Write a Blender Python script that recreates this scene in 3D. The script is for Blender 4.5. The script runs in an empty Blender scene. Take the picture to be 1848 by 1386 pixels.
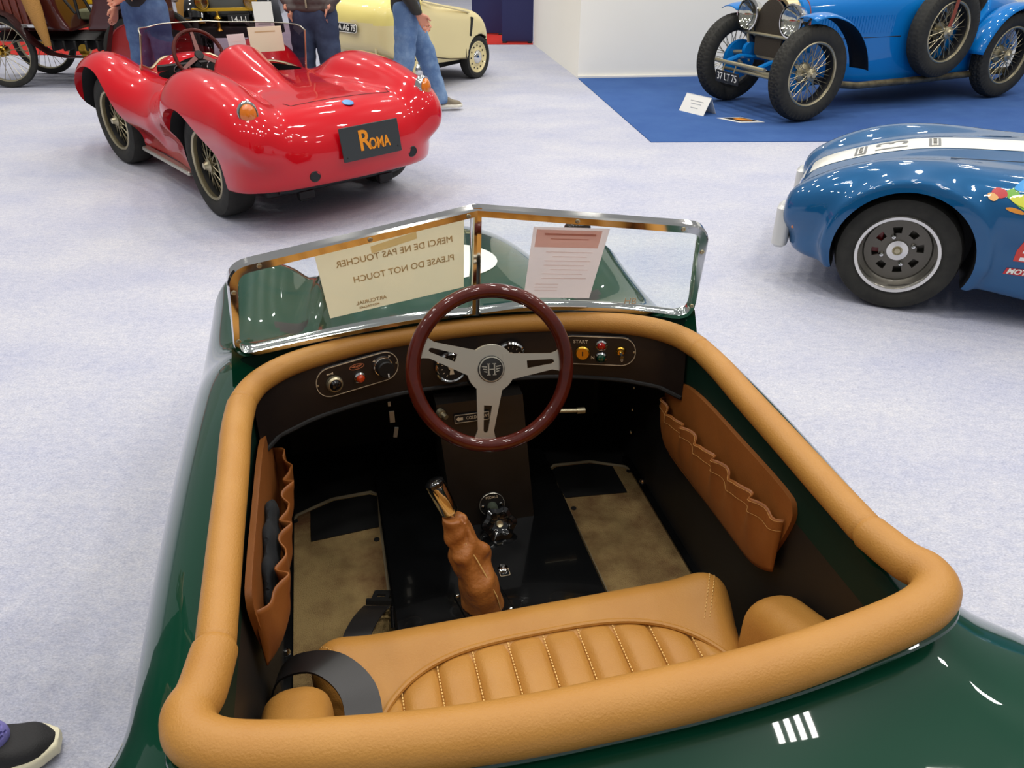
import bpy, bmesh, math, random
import numpy as np
from mathutils import Vector, Matrix, Quaternion
random.seed(7); np.random.seed(7)
SC = bpy.context.scene
COL = SC.collection
R = math.radians

# ------------------------------------------------------------------ camera
CAM_H = 1.6
cd = bpy.data.cameras.new('camera'); cam = bpy.data.objects.new('camera', cd); COL.objects.link(cam)
cd.sensor_width = 36.0; cd.lens = 36.0 * 1390 / 1848
cam.location = (0, 0, CAM_H); cam.rotation_euler = (R(90 - 31.4), 0, 0)
cd.clip_start = 0.02; cd.clip_end = 200
SC.camera = cam
# ------------------------------------------------------------------ view
SC.view_settings.view_transform = 'Standard'; SC.view_settings.look = 'None'
SC.view_settings.gamma = 1.0; SC.view_settings.use_curve_mapping = False
SC.view_settings.exposure = 0.0
# ------------------------------------------------------------------ world
W = bpy.data.worlds.new('hall'); SC.world = W; W.use_nodes = True
bg = W.node_tree.nodes['Background']; bg.inputs[0].default_value = (0.97, 0.975, 1.0, 1); bg.inputs[1].default_value = 0.27
# ------------------------------------------------------------------ ceiling lamps of the hall
def lamp(x, y, z, sx, sy, power, color=(1, 0.965, 0.91), rot=0):
    l = bpy.data.lights.new('ceiling_lamp', 'AREA'); l.shape = 'RECTANGLE'; l.size = sx; l.size_y = sy
    l.energy = power; l.color = color
    o = bpy.data.objects.new('ceiling_lamp', l); COL.objects.link(o); o.location = (x, y, z); o.rotation_euler = (0, 0, R(rot))
    return o
for ix in range(-3, 4):
    for iy in range(-1, 5):
        lamp(ix * 2.7 + 0.6 + (iy % 2) * 0.9, iy * 3.3 + 0.8, 7.5, 0.5, 0.28, 58 * (0.8 if iy < 1 else 1.0) * (0.85 if ix > 1 and iy < 2 else 1.0))
for k in range(4):       # four-tube fitting over the green car
    lamp(2.42 + k * 0.10, 1.62 + k * 0.02, 5.0, 0.05, 0.85, 8, rot=12)
for k in range(4):
    lamp(-1.6 + k * 0.16, 3.4, 5.0, 0.07, 1.0, 8)

# ------------------------------------------------------------------ materials
def lin(c):
    return tuple(((v / 255.0) / 12.92 if v / 255.0 <= 0.04045 else ((v / 255.0 + 0.055) / 1.055) ** 2.4) for v in c)
def mat(name, rgb, rough=0.5, metal=0.0, coat=0.0, bump=None, var=None, spec=0.5, emit=None, trans=0.0, sheen=0.0, coord='Object'):
    """rgb 0-255 sRGB; bump=(scale, strength); var=(scale, rgb2, lo, hi) two-tone noise"""
    m = bpy.data.materials.new(name); m.use_nodes = True
    nt = m.node_tree; b = nt.nodes['Principled BSDF']
    b.inputs['Base Color'].default_value = (*lin(rgb), 1); b.inputs['Roughness'].default_value = rough
    b.inputs['Metallic'].default_value = metal; b.inputs['Coat Weight'].default_value = coat; b.inputs['Coat Roughness'].default_value = 0.02
    b.inputs['Specular IOR Level'].default_value = spec
    if sheen: b.inputs['Sheen Weight'].default_value = sheen
    if trans: b.inputs['Transmission Weight'].default_value = trans
    if emit: b.inputs['Emission Color'].default_value = (*lin(emit[0]), 1); b.inputs['Emission Strength'].default_value = emit[1]
    if bump or var:
        tc = nt.nodes.new('ShaderNodeTexCoord')
    if bump:
        n = nt.nodes.new('ShaderNodeTexNoise'); n.inputs['Scale'].default_value = bump[0]; n.inputs['Detail'].default_value = 3
        nt.links.new(tc.outputs[coord], n.inputs['Vector'])
        bp = nt.nodes.new('ShaderNodeBump'); bp.inputs['Strength'].default_value = bump[1]; bp.inputs['Distance'].default_value = bump[2] if len(bump) > 2 else 0.002
        nt.links.new(n.outputs['Fac'], bp.inputs['Height']); nt.links.new(bp.outputs[0], b.inputs['Normal'])
    if var:
        n = nt.nodes.new('ShaderNodeTexNoise'); n.inputs['Scale'].default_value = var[0]; n.inputs['Detail'].default_value = 5; n.inputs['Roughness'].default_value = 0.65
        nt.links.new(tc.outputs[coord], n.inputs['Vector'])
        mr = nt.nodes.new('ShaderNodeMapRange'); mr.inputs[1].default_value = var[2]; mr.inputs[2].default_value = var[3]
        nt.links.new(n.outputs['Fac'], mr.inputs[0])
        mx = nt.nodes.new('ShaderNodeMix'); mx.data_type = 'RGBA'
        mx.inputs[6].default_value = (*lin(rgb), 1); mx.inputs[7].default_value = (*lin(var[1]), 1)
        nt.links.new(mr.outputs[0], mx.inputs[0]); nt.links.new(mx.outputs[2], b.inputs['Base Color'])
    return m
def glass_mat(name, tint=(250, 253, 252), mix=0.025, rough=0.0):
    m = bpy.data.materials.new(name); m.use_nodes = True; nt = m.node_tree
    for n in list(nt.nodes):
        if n.type != 'OUTPUT_MATERIAL': nt.nodes.remove(n)
    out = nt.nodes['Material Output']
    t = nt.nodes.new('ShaderNodeBsdfTransparent'); t.inputs[0].default_value = (*lin(tint), 1)
    g = nt.nodes.new('ShaderNodeBsdfGlossy'); g.inputs['Roughness'].default_value = rough
    lw = nt.nodes.new('ShaderNodeLayerWeight'); lw.inputs[0].default_value = 0.5
    pw = nt.nodes.new('ShaderNodeMath'); pw.operation = 'POWER'; pw.inputs[1].default_value = 5; nt.links.new(lw.outputs['Facing'], pw.inputs[0])
    fr = nt.nodes.new('ShaderNodeMath'); fr.operation = 'MULTIPLY_ADD'; fr.inputs[1].default_value = 0.9; fr.inputs[2].default_value = mix; nt.links.new(pw.outputs[0], fr.inputs[0])
    mx = nt.nodes.new('ShaderNodeMixShader')
    nt.links.new(fr.outputs[0], mx.inputs[0]); nt.links.new(t.outputs[0], mx.inputs[1]); nt.links.new(g.outputs[0], mx.inputs[2])
    nt.links.new(mx.outputs[0], out.inputs[0])
    return m

M = {}
M['green'] = mat('green_paint', (5, 57, 39), 0.3, 0, 1.0, spec=0.08)
M['tan'] = mat('tan_leather', (178, 128, 60), 0.45, bump=(300, 0.5, 0.0015), var=(6, (168, 116, 50), 0.3, 0.8), spec=0.35)
M['tan_dark'] = mat('tan_soft_leather', (144, 85, 34), 0.5, bump=(300, 0.25, 0.001), var=(9, (128, 74, 28), 0.3, 0.8))
M['green_trim'] = mat('dark_green_trim', (6, 36, 27), 0.6, spec=0.2)
M['tan_gaiter'] = mat('gaiter_leather', (168, 106, 46), 0.5, bump=(90, 0.5, 0.004), var=(14, (138, 80, 32), 0.35, 0.7))
M['thread_dark'] = mat('tan_thread', (176, 126, 66), 0.8)
M['spoke_dark'] = mat('dark_spoke', (110, 74, 70), 0.35, 0.6)
M['thread'] = mat('cream_thread', (214, 174, 104), 0.8)
M['black'] = mat('black_trim', (13, 13, 13), 0.55)
M['black_gloss'] = mat('black_gloss', (12, 13, 14), 0.12, 0, 0.5)
M['black_satin'] = mat('black_satin', (17, 14, 12), 0.42, 0, 0.1)
M['rubber'] = mat('tyre_rubber', (30, 30, 28), 0.72, bump=(180, 0.15, 0.001))
M['rubber_dusty'] = mat('dusty_tyre_rubber', (47, 46, 41), 0.8, bump=(160, 0.2, 0.001), var=(14, (30, 30, 27), 0.3, 0.7))
M['chrome'] = mat('chrome', (225, 225, 222), 0.07, 1.0)
M['steel'] = mat('polished_aluminium', (205, 203, 196), 0.22, 1.0)
M['satin'] = mat('satin_metal', (190, 186, 172), 0.38, 0.85)
M['nickel'] = mat('dull_nickel', (186, 176, 146), 0.35, 0.85)
M['brass'] = mat('brass', (190, 150, 60), 0.25, 1.0)
M['dash'] = mat('dark_wood_panel', (22, 13, 10), 0.5, 0, 0.1)
M['wood'] = mat('mahogany_rim', (88, 27, 15), 0.3, 0, 0.7, var=(9, (54, 15, 9), 0.3, 0.75), spec=0.15)
M['white'] = mat('white_paint', (236, 234, 226), 0.35, 0, 0.4)
M['glass'] = glass_mat('windscreen_glass')
M['glass_tint'] = glass_mat('tinted_perspex', (192, 168, 176), 0.05)
M['red_lens'] = mat('red_lens', (150, 14, 10), 0.08, 0, 0.8)
M['green_lens'] = mat('green_lens', (10, 60, 40), 0.08, 0, 0.8)
M['amber_lens'] = mat('amber_lens', (214, 112, 8), 0.1, 0, 0.8)
M['orange_lens'] = mat('orange_lens', (190, 58, 18), 0.1, 0, 0.8)
M['print'] = mat('pale_print', (196, 176, 146), 0.6)
M['belt'] = mat('belt_webbing', (30, 28, 28), 0.38, bump=(900, 0.2, 0.0005))
M['red'] = mat('red_paint', (196, 4, 22), 0.3, 0, 1.0, spec=0.1)
M['cobra_blue'] = mat('blue_metallic_paint', (14, 82, 130), 0.35, 0.2, 1.0, spec=0.1)
M['bug_blue'] = mat('bright_blue_paint', (6, 112, 188), 0.35, 0, 0.7, spec=0.1)
M['cream'] = mat('cream_paint', (232, 216, 160), 0.35, 0, 0.4)
M['maroon'] = mat('maroon_coachwork', (64, 20, 18), 0.25, 0, 0.6)
M['maroon_dark'] = mat('dark_maroon_wing', (44, 18, 18), 0.3, 0, 0.5)
M['lamp_glass'] = glass_mat('lamp_glass', (238, 238, 230), 0.08, 0.05)
M['yellow_brass'] = mat('yellow_brass', (206, 164, 40), 0.4, 0.5)
M['red_matte'] = mat('red_wheel_paint', (150, 26, 24), 0.4, 0, 0.3)

def paper_mat(name, rgb, tr=0.6):
    m = mat(name, rgb, 0.7); nt = m.node_tree; b = nt.nodes['Principled BSDF']; out = nt.nodes['Material Output']
    t = nt.nodes.new('ShaderNodeBsdfTranslucent'); t.inputs[0].default_value = (*lin(rgb), 1)
    mx = nt.nodes.new('ShaderNodeMixShader'); mx.inputs[0].default_value = tr
    nt.links.new(b.outputs[0], mx.inputs[1]); nt.links.new(t.outputs[0], mx.inputs[2]); nt.links.new(mx.outputs[0], out.inputs[0]); return m
# ------------------------------------------------------------------ object helpers
def link(o): COL.objects.link(o); return o
def tag(o, label=None, cat=None, group=None, kind=None):
    if label: o['label'] = label
    if cat: o['category'] = cat
    if group: o['group'] = group
    if kind: o['kind'] = kind
    return o
def empty(name, label, cat, loc=(0, 0, 0), yaw=0, group=None, tilt=(0, 0)):
    o = bpy.data.objects.new(name, None); link(o); o.location = loc; o.rotation_euler = (R(tilt[0]), R(tilt[1]), R(yaw)); o.empty_display_size = 0.1
    return tag(o, label, cat, group)
def mesh_obj(name, me, m, parent=None, sharp=35, smooth=True):
    ms = m if isinstance(m, (list, tuple)) else [m]
    if len(me.materials) == 0:
        for q in ms: me.materials.append(M[q] if isinstance(q, str) else q)
    if smooth:
        me.shade_smooth()
        if sharp is not None: me.set_sharp_from_angle(angle=R(sharp))
    o = bpy.data.objects.new(name, me); link(o)
    if parent is not None: o.parent = parent
    return o
def copy_tree(o, parent=None):
    c = o.copy(); link(c)
    if parent is not None: c.parent = parent
    for ch in list(o.children): copy_tree(ch, c)
    return c

class MB:
    def __init__(s): s.v = []; s.f = []; s.mi = []; s.cur = 0; s.X = Matrix.Identity(4)
    def add(s, vs, fs):
        b = len(s.v)
        for p in vs: s.v.append(tuple(s.X @ Vector(p)))
        for f in fs: s.f.append([i + b for i in f]); s.mi.append(s.cur)
        return s
    def box(s, c, d, rot=None):
        vs = [Vector((sx * d[0] / 2, sy * d[1] / 2, sz * d[2] / 2)) for sx in (-1, 1) for sy in (-1, 1) for sz in (-1, 1)]
        if rot is not None: vs = [rot @ v for v in vs]
        vs = [v + Vector(c) for v in vs]
        return s.add(vs, [(0, 1, 3, 2), (4, 6, 7, 5), (0, 4, 5, 1), (2, 3, 7, 6), (0, 2, 6, 4), (1, 5, 7, 3)])
    def rbox(s, c, d, r=0.01, rot=None, n=3):
        """box with rounded vertical edges and chamfered rims"""
        pts = rrect(d[0], d[1], r, n); h = d[2] / 2; k = min(r * 0.5, h * 0.6)
        rings = [(-h, 1), (-h + k, 0), (h - k, 0), (h, 1)]
        vs = []
        for z, inset in rings:
            for x, y in pts:
                fx = (d[0] / 2 - k) / (d[0] / 2) if inset else 1; fy = (d[1] / 2 - k) / (d[1] / 2) if inset else 1
                vs.append(Vector((x * fx, y * fy, z)))
        if rot is not None: vs = [rot @ v for v in vs]
        vs = [v + Vector(c) for v in vs]
        m = len(pts); fs = [list(range(m))[::-1], [3 * m + i for i in range(m)]]
        for k in range(3):
            for i in range(m): fs.append((k * m + i, k * m + (i + 1) % m, (k + 1) * m + (i + 1) % m, (k + 1) * m + i))
        return s.add(vs, fs)
    def tube(s, path, r, n=8, closed=False, flat=1.0, up=(0, 0, 1), caps=True):
        P = [Vector(p) for p in path]; N = len(P); rs = r if hasattr(r, '__len__') else [r] * N
        vs = []; U = Vector(up)
        for i in range(N):
            t = (P[(i + 1) % N] - P[i - 1]) if closed else (P[min(i + 1, N - 1)] - P[max(i - 1, 0)])
            t.normalize(); a = t.cross(U)
            if a.length < 1e-4: a = t.cross(Vector((1, 0, 0.1)))
            a.normalize(); b = a.cross(t)
            for k in range(n):
                th = 2 * math.pi * k / n
                vs.append(P[i] + a * math.cos(th) * rs[i] + b * math.sin(th) * rs[i] * flat)
        fs = []
        for i in range(N if closed else N - 1):
            j = (i + 1) % N
            for k in range(n): fs.append((i * n + k, i * n + (k + 1) % n, j * n + (k + 1) % n, j * n + k))
        if not closed and caps: fs += [list(range(n))[::-1], [(N - 1) * n + k for k in range(n)]]
        return s.add(vs, fs)
    def cyl(s, a, b, r, n=14, r2=None): return s.tube([a, b], [r, r if r2 is None else r2], n)
    def lathe(s, prof, o=(0, 0, 0), axis=(0, 0, 1), n=24, closed=False, ref=None):
        """prof: list of (radius, height along axis)"""
        A = Vector(axis).normalized(); Rf = Vector(ref) if ref is not None else (Vector((0, 0, 1)) if abs(A.z) < 0.9 else Vector((1, 0, 0)))
        e1 = A.cross(Rf).normalized(); e2 = A.cross(e1); O = Vector(o)
        m = len(prof); vs = []
        for k in range(n):
            t = 2 * math.pi * k / n; d = e1 * math.cos(t) + e2 * math.sin(t)
            for rr, h in prof: vs.append(O + A * h + d * rr)
        fs = []
        for k in range(n):
            k2 = (k + 1) % n
            for i in range(m if closed else m - 1):
                j = (i + 1) % m
                fs.append((k * m + i, k2 * m + i, k2 * m + j, k * m + j))
        return s.add(vs, fs)
    def sphere(s, c, r, n=12, m=8, sc=(1, 1, 1)):
        prof = [(r * math.sin(math.pi * i / m), -r * math.cos(math.pi * i / m)) for i in range(m + 1)]
        b = len(s.v); s.lathe(prof, (0, 0, 0), (0, 0, 1), n)
        for i in range(b, len(s.v)):
            v = s.X.inverted() @ Vector(s.v[i])
            s.v[i] = tuple(s.X @ (Vector((v.x * sc[0], v.y * sc[1], v.z * sc[2])) + Vector(c)))
        return s
    def prism(s, pts, h, o=(0, 0, 0), ex=(1, 0, 0), ey=(0, 1, 0), holes=None):
        """flat outline pts (2D) extruded by h along ex x ey, from plane o"""
        ex = Vector(ex).normalized(); ey = Vector(ey).normalized(); n = ex.cross(ey); O = Vector(o)
        if holes:
            # bridge via bmesh triangle fill
            bm = bmesh.new(); edges = []
            for loop in [pts] + holes:
                vv = [bm.verts.new((p[0], p[1], 0)) for p in loop]
                for i in range(len(vv)): edges.append(bm.edges.new((vv[i], vv[(i + 1) % len(vv)])))
            bmesh.ops.triangle_fill(bm, edges=edges, use_beauty=True, use_dissolve=False)
            bm.verts.index_update(); base = [(v.co.x, v.co.y) for v in bm.verts]; tri = [[v.index for v in f.verts] for f in bm.faces]
            bm.free(); m = len(base)
            vs = [O + ex * p[0] + ey * p[1] for p in base] + [O + ex * p[0] + ey * p[1] + n * h for p in base]
            fs = []
            for t in tri:
                a, b, c = [base[i] for i in t]
                ccw = (b[0] - a[0]) * (c[1] - a[1]) - (b[1] - a[1]) * (c[0] - a[0]) > 0
                t2 = t if ccw else t[::-1]
                fs.append([i + m for i in t2]); fs.append(t2[::-1])
            st = 0
            for loop in [pts] + holes:
                L_ = len(loop)
                for i in range(L_): fs.append((st + i, st + (i + 1) % L_, st + (i + 1) % L_ + m, st + i + m))
                st += L_
            return s.add(vs, fs)
        m = len(pts)
        vs = [O + ex * p[0] + ey * p[1] for p in pts] + [O + ex * p[0] + ey * p[1] + n * h for p in pts]
        fs = [list(range(m))[::-1], [m + i for i in range(m)]] + [(i, (i + 1) % m, m + (i + 1) % m, m + i) for i in range(m)]
        return s.add(vs, fs)
    def grid(s, fn, nu, nv, closed_u=False):
        b = []
        for i in range(nu):
            for j in range(nv): b.append(fn(i / (nu if closed_u else nu - 1), j / (nv - 1)))
        fs = []
        for i in range(nu if closed_u else nu - 1):
            i2 = (i + 1) % nu
            for j in range(nv - 1): fs.append((i * nv + j, i2 * nv + j, i2 * nv + j + 1, i * nv + j + 1))
        return s.add(b, fs)
    def build(s, name, m, parent=None, sharp=35, smooth=True, fix=True):
        me = bpy.data.meshes.new(name); me.from_pydata(s.v, [], s.f)
        if any(s.mi): me.polygons.foreach_set('material_index', s.mi)
        if fix:
            bm = bmesh.new(); bm.from_mesh(me); bmesh.ops.recalc_face_normals(bm, faces=bm.faces); bm.to_mesh(me); bm.free()
        me.update()
        return mesh_obj(name, me, m, parent, sharp, smooth)
def rrect(w, h, r, n=4):
    r = min(r, w / 2, h / 2); pts = []
    for cx, cy, a0 in ((w / 2 - r, h / 2 - r, 0), (-w / 2 + r, h / 2 - r, 90), (-w / 2 + r, -h / 2 + r, 180), (w / 2 - r, -h / 2 + r, 270)):
        for i in range(n + 1): a = R(a0 + 90 * i / n); pts.append((cx + r * math.cos(a), cy + r * math.sin(a)))
    return pts
def circle(r, n=24, cx=0, cy=0): return [(cx + r * math.cos(2 * math.pi * i / n), cy + r * math.sin(2 * math.pi * i / n)) for i in range(n)]
def spline(pts, n=8, closed=False):
    P = [Vector(p) for p in pts]; N = len(P); out = []
    for i in range(N if closed else N - 1):
        if closed: p0, p1, p2, p3 = P[i - 1], P[i], P[(i + 1) % N], P[(i + 2) % N]
        else: p0, p1, p2, p3 = P[max(i - 1, 0)], P[i], P[i + 1], P[min(i + 2, N - 1)]
        for k in range(n):
            t = k / n
            out.append(0.5 * ((2 * p1) + (p2 - p0) * t + (2 * p0 - 5 * p1 + 4 * p2 - p3) * t * t + (3 * p1 - p0 - 3 * p2 + p3) * t ** 3))
    if not closed: out.append(P[-1])
    return out
def frame_mat(o, ex, ey):
    ex = Vector(ex).normalized(); ey = Vector(ey); ey = (ey - ex * ey.dot(ex)).normalized(); ez = ex.cross(ey)
    m = Matrix((ex, ey, ez)).transposed().to_4x4(); m.translation = Vector(o); return m
def text(name, body, size, mx, m, parent=None, ext=0.0006, mirror=False, align='CENTER', sx=1.0, bold=0.0):
    cu = bpy.data.curves.new(name, 'FONT'); cu.body = body; cu.size = size; cu.extrude = ext; cu.align_x = align; cu.align_y = 'CENTER'
    cu.resolution_u = 3; cu.offset = bold
    t = bpy.data.objects.new('tmp_text', cu); link(t); bpy.context.view_layer.update()
    me = bpy.data.meshes.new_from_object(t.evaluated_get(bpy.context.evaluated_depsgraph_get())); me.name = name
    bpy.data.objects.remove(t); bpy.data.curves.remove(cu)
    S = Matrix.Diagonal((-sx if mirror else sx, 1, 1, 1)); me.transform(mx @ S)
    if mirror: me.flip_normals()
    me.materials.clear()
    return mesh_obj(name, me, m, parent, None, False)

def boolean_cut(o, cutters):
    for c in cutters:
        m = o.modifiers.new('cut', 'BOOLEAN'); m.operation = 'DIFFERENCE'; m.solver = 'EXACT'; m.object = c
    bpy.context.view_layer.update()
    me = bpy.data.meshes.new_from_object(o.evaluated_get(bpy.context.evaluated_depsgraph_get()))
    o.modifiers.clear(); old = o.data; me.name = old.name; o.data = me; bpy.data.meshes.remove(old)
    for c in cutters: d = c.data; bpy.data.objects.remove(c); bpy.data.meshes.remove(d)
    me.shade_smooth(); me.set_sharp_from_angle(angle=R(38)); return o
def cutter(mb, mats, lip=None):
    """subtraction tool; faces further out than lip keep the paint (turned edge of the arch)"""
    o = mb.build('cutter', mats, None, None, False)
    if lip is not None:
        bm = bmesh.new(); bm.from_mesh(o.data)
        for s_ in (-1, 1): bmesh.ops.bisect_plane(bm, geom=bm.verts[:] + bm.edges[:] + bm.faces[:], plane_co=(s_ * lip, 0, 0), plane_no=(s_, 0, 0))
        bm.to_mesh(o.data); bm.free()
    for p in o.data.polygons: p.material_index = 0 if lip is not None and abs(p.center.x) > lip else 1
    return o
def ridge(a, y, z, keys, k=0.05):
    """crested wing: keys (y, x, crest z, radius), smooth along y"""
    xc = ip(y, [(q[0], q[1]) for q in keys]); zt = ip(y, [(q[0], q[2]) for q in keys]); r = ip(y, [(q[0], q[3]) for q in keys])
    d = np.sqrt((a - xc) ** 2 + (z - zt + r) ** 2) - r
    return smax(d, np.maximum(keys[0][0] - y, y - keys[-1][0]), k)
# ------------------------------------------------------------------ smooth solids from distance fields
def smin(a, b, k):
    h = np.clip(0.5 + 0.5 * (b - a) / k, 0, 1); return b * (1 - h) + a * h - k * h * (1 - h)
def smax(a, b, k): return -smin(-a, -b, k)
def ell(x, y, z, c, r):
    dx, dy, dz = (x - c[0]) / r[0], (y - c[1]) / r[1], (z - c[2]) / r[2]
    k0 = np.sqrt(dx * dx + dy * dy + dz * dz) + 1e-9
    k1 = np.sqrt((dx / r[0]) ** 2 + (dy / r[1]) ** 2 + (dz / r[2]) ** 2) + 1e-9
    return k0 * (k0 - 1) / k1
def cap(x, y, z, a, b, ra, rb=None, sc=(1, 1, 1)):
    rb = ra if rb is None else rb
    a = [a[i] / sc[i] for i in range(3)]; b = [b[i] / sc[i] for i in range(3)]; x, y, z = x / sc[0], y / sc[1], z / sc[2]
    d = [b[i] - a[i] for i in range(3)]; L2 = sum(v * v for v in d) + 1e-12
    t = np.clip(((x - a[0]) * d[0] + (y - a[1]) * d[1] + (z - a[2]) * d[2]) / L2, 0, 1)
    return (np.sqrt((x - a[0] - d[0] * t) ** 2 + (y - a[1] - d[1] * t) ** 2 + (z - a[2] - d[2] * t) ** 2) - (ra + (rb - ra) * t)) * min(sc)
def rbx(x, y, z, c, h, r):
    qx, qy, qz = np.abs(x - c[0]) - h[0] + r, np.abs(y - c[1]) - h[1] + r, np.abs(z - c[2]) - h[2] + r
    return np.sqrt(np.maximum(qx, 0) ** 2 + np.maximum(qy, 0) ** 2 + np.maximum(qz, 0) ** 2) + np.minimum(np.maximum(qx, np.maximum(qy, qz)), 0) - r
def cylx(x, y, z, yc, zc, r, x0, x1):
    """solid cylinder along x"""
    return np.maximum(np.sqrt((y - yc) ** 2 + (z - zc) ** 2) - r, np.maximum(x0 - x, x - x1))
def sdf_mesh(name, f, lo, hi, h, matf=None, newton=3):
    n = [max(4, int(math.ceil((hi[i] - lo[i]) / h)) + 1) for i in range(3)]
    ax = [lo[i] + h * np.arange(n[i]) for i in range(3)]
    X, Y, Z = np.meshgrid(*ax, indexing='ij')
    D = np.asarray(f(X, Y, Z), dtype=np.float64)
    S = D < 0
    a = S[:-1, :-1, :-1].astype(np.int8)
    cnt = np.zeros_like(a)
    for i in (0, 1):
        for j in (0, 1):
            for k in (0, 1): cnt += S[i:n[0] - 1 + i, j:n[1] - 1 + j, k:n[2] - 1 + k]
    act = (cnt > 0) & (cnt < 8)
    idx = -np.ones(act.shape, dtype=np.int64); I = np.argwhere(act); idx[act] = np.arange(len(I))
    acc = np.zeros((len(I), 3)); num = np.zeros(len(I))
    cor = [(i, j, k) for i in (0, 1) for j in (0, 1) for k in (0, 1)]
    for p in range(8):
        for q in range(p + 1, 8):
            A, B = np.array(cor[p]), np.array(cor[q])
            if np.abs(A - B).sum() != 1: continue
            da = D[tuple((I + A).T)]; db = D[tuple((I + B).T)]
            cr = (da < 0) != (db < 0)
            t = np.where(cr, da / (da - db + 1e-30), 0)
            pt = (I + A) + (B - A) * t[:, None]
            acc += np.where(cr[:, None], pt, 0); num += cr
    V = acc / num[:, None] * h + np.array(lo)
    e = h * 0.05
    for it in range(newton):
        x, y, z = V.T
        d = f(x, y, z)
        g = np.stack([(f(x + e, y, z) - f(x - e, y, z)), (f(x, y + e, z) - f(x, y - e, z)), (f(x, y, z + e) - f(x, y, z - e))], 1) / (2 * e)
        g2 = (g * g).sum(1) + 1e-6
        st = g * (d / g2)[:, None]
        ln = np.linalg.norm(st, axis=1) + 1e-12
        st *= np.minimum(1, 0.35 * h / ln)[:, None]
        V = V - st
    F = []
    for axn in range(3):
        s0 = [slice(None)] * 3; s1 = [slice(None)] * 3; s0[axn] = slice(0, -1); s1[axn] = slice(1, None)
        a0, a1 = S[tuple(s0)], S[tuple(s1)]
        o1, o2 = (axn + 1) % 3, (axn + 2) % 3
        E = np.argwhere(a0 != a1)
        E = E[(E[:, o1] > 0) & (E[:, o2] > 0) & (E[:, o1] < n[o1] - 1) & (E[:, o2] < n[o2] - 1)]
        if len(E) == 0: continue
        flip = a0[tuple(E.T)]
        d1 = np.zeros(3, int); d1[o1] = 1; d2 = np.zeros(3, int); d2[o2] = 1
        q = np.stack([idx[tuple((E - d1 - d2).T)], idx[tuple((E - d2).T)], idx[tuple(E.T)], idx[tuple((E - d1).T)]], 1)
        q[~flip] = q[~flip][:, ::-1]
        F.append(q)
    F = np.concatenate(F)
    me = bpy.data.meshes.new(name)
    me.vertices.add(len(V)); me.vertices.foreach_set('co', V.astype(np.float32).ravel())
    me.loops.add(F.size); me.loops.foreach_set('vertex_index', F.astype(np.int32).ravel())
    me.polygons.add(len(F)); me.polygons.foreach_set('loop_start', np.arange(0, F.size, 4, dtype=np.int32)); me.polygons.foreach_set('loop_total', np.full(len(F), 4, dtype=np.int32))
    if matf is not None:
        C = V[F].mean(1); me.polygons.foreach_set('material_index', np.asarray(matf(C[:, 0], C[:, 1], C[:, 2]), dtype=np.int32))
    me.update(calc_edges=True); me.validate()
    return me
def solid(name, f, lo, hi, h, m, parent=None, matf=None, sharp=50, newton=3):
    return mesh_obj(name, sdf_mesh(name, f, lo, hi, h, matf, newton), m, parent, sharp)
def ip(v, pts):
    """smooth interpolation of (key, value) pairs"""
    k = np.array([p[0] for p in pts], float); w = np.array([p[1] for p in pts], float)
    v = np.clip(v, k[0], k[-1])
    m = np.gradient(w, k); i = np.clip(np.searchsorted(k, v, side='right') - 1, 0, len(k) - 2)
    hh = k[i + 1] - k[i]; t = (v - k[i]) / hh
    return (2 * t ** 3 - 3 * t ** 2 + 1) * w[i] + (t ** 3 - 2 * t ** 2 + t) * hh * m[i] + (-2 * t ** 3 + 3 * t ** 2) * w[i + 1] + (t ** 3 - t ** 2) * hh * m[i + 1]
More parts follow.
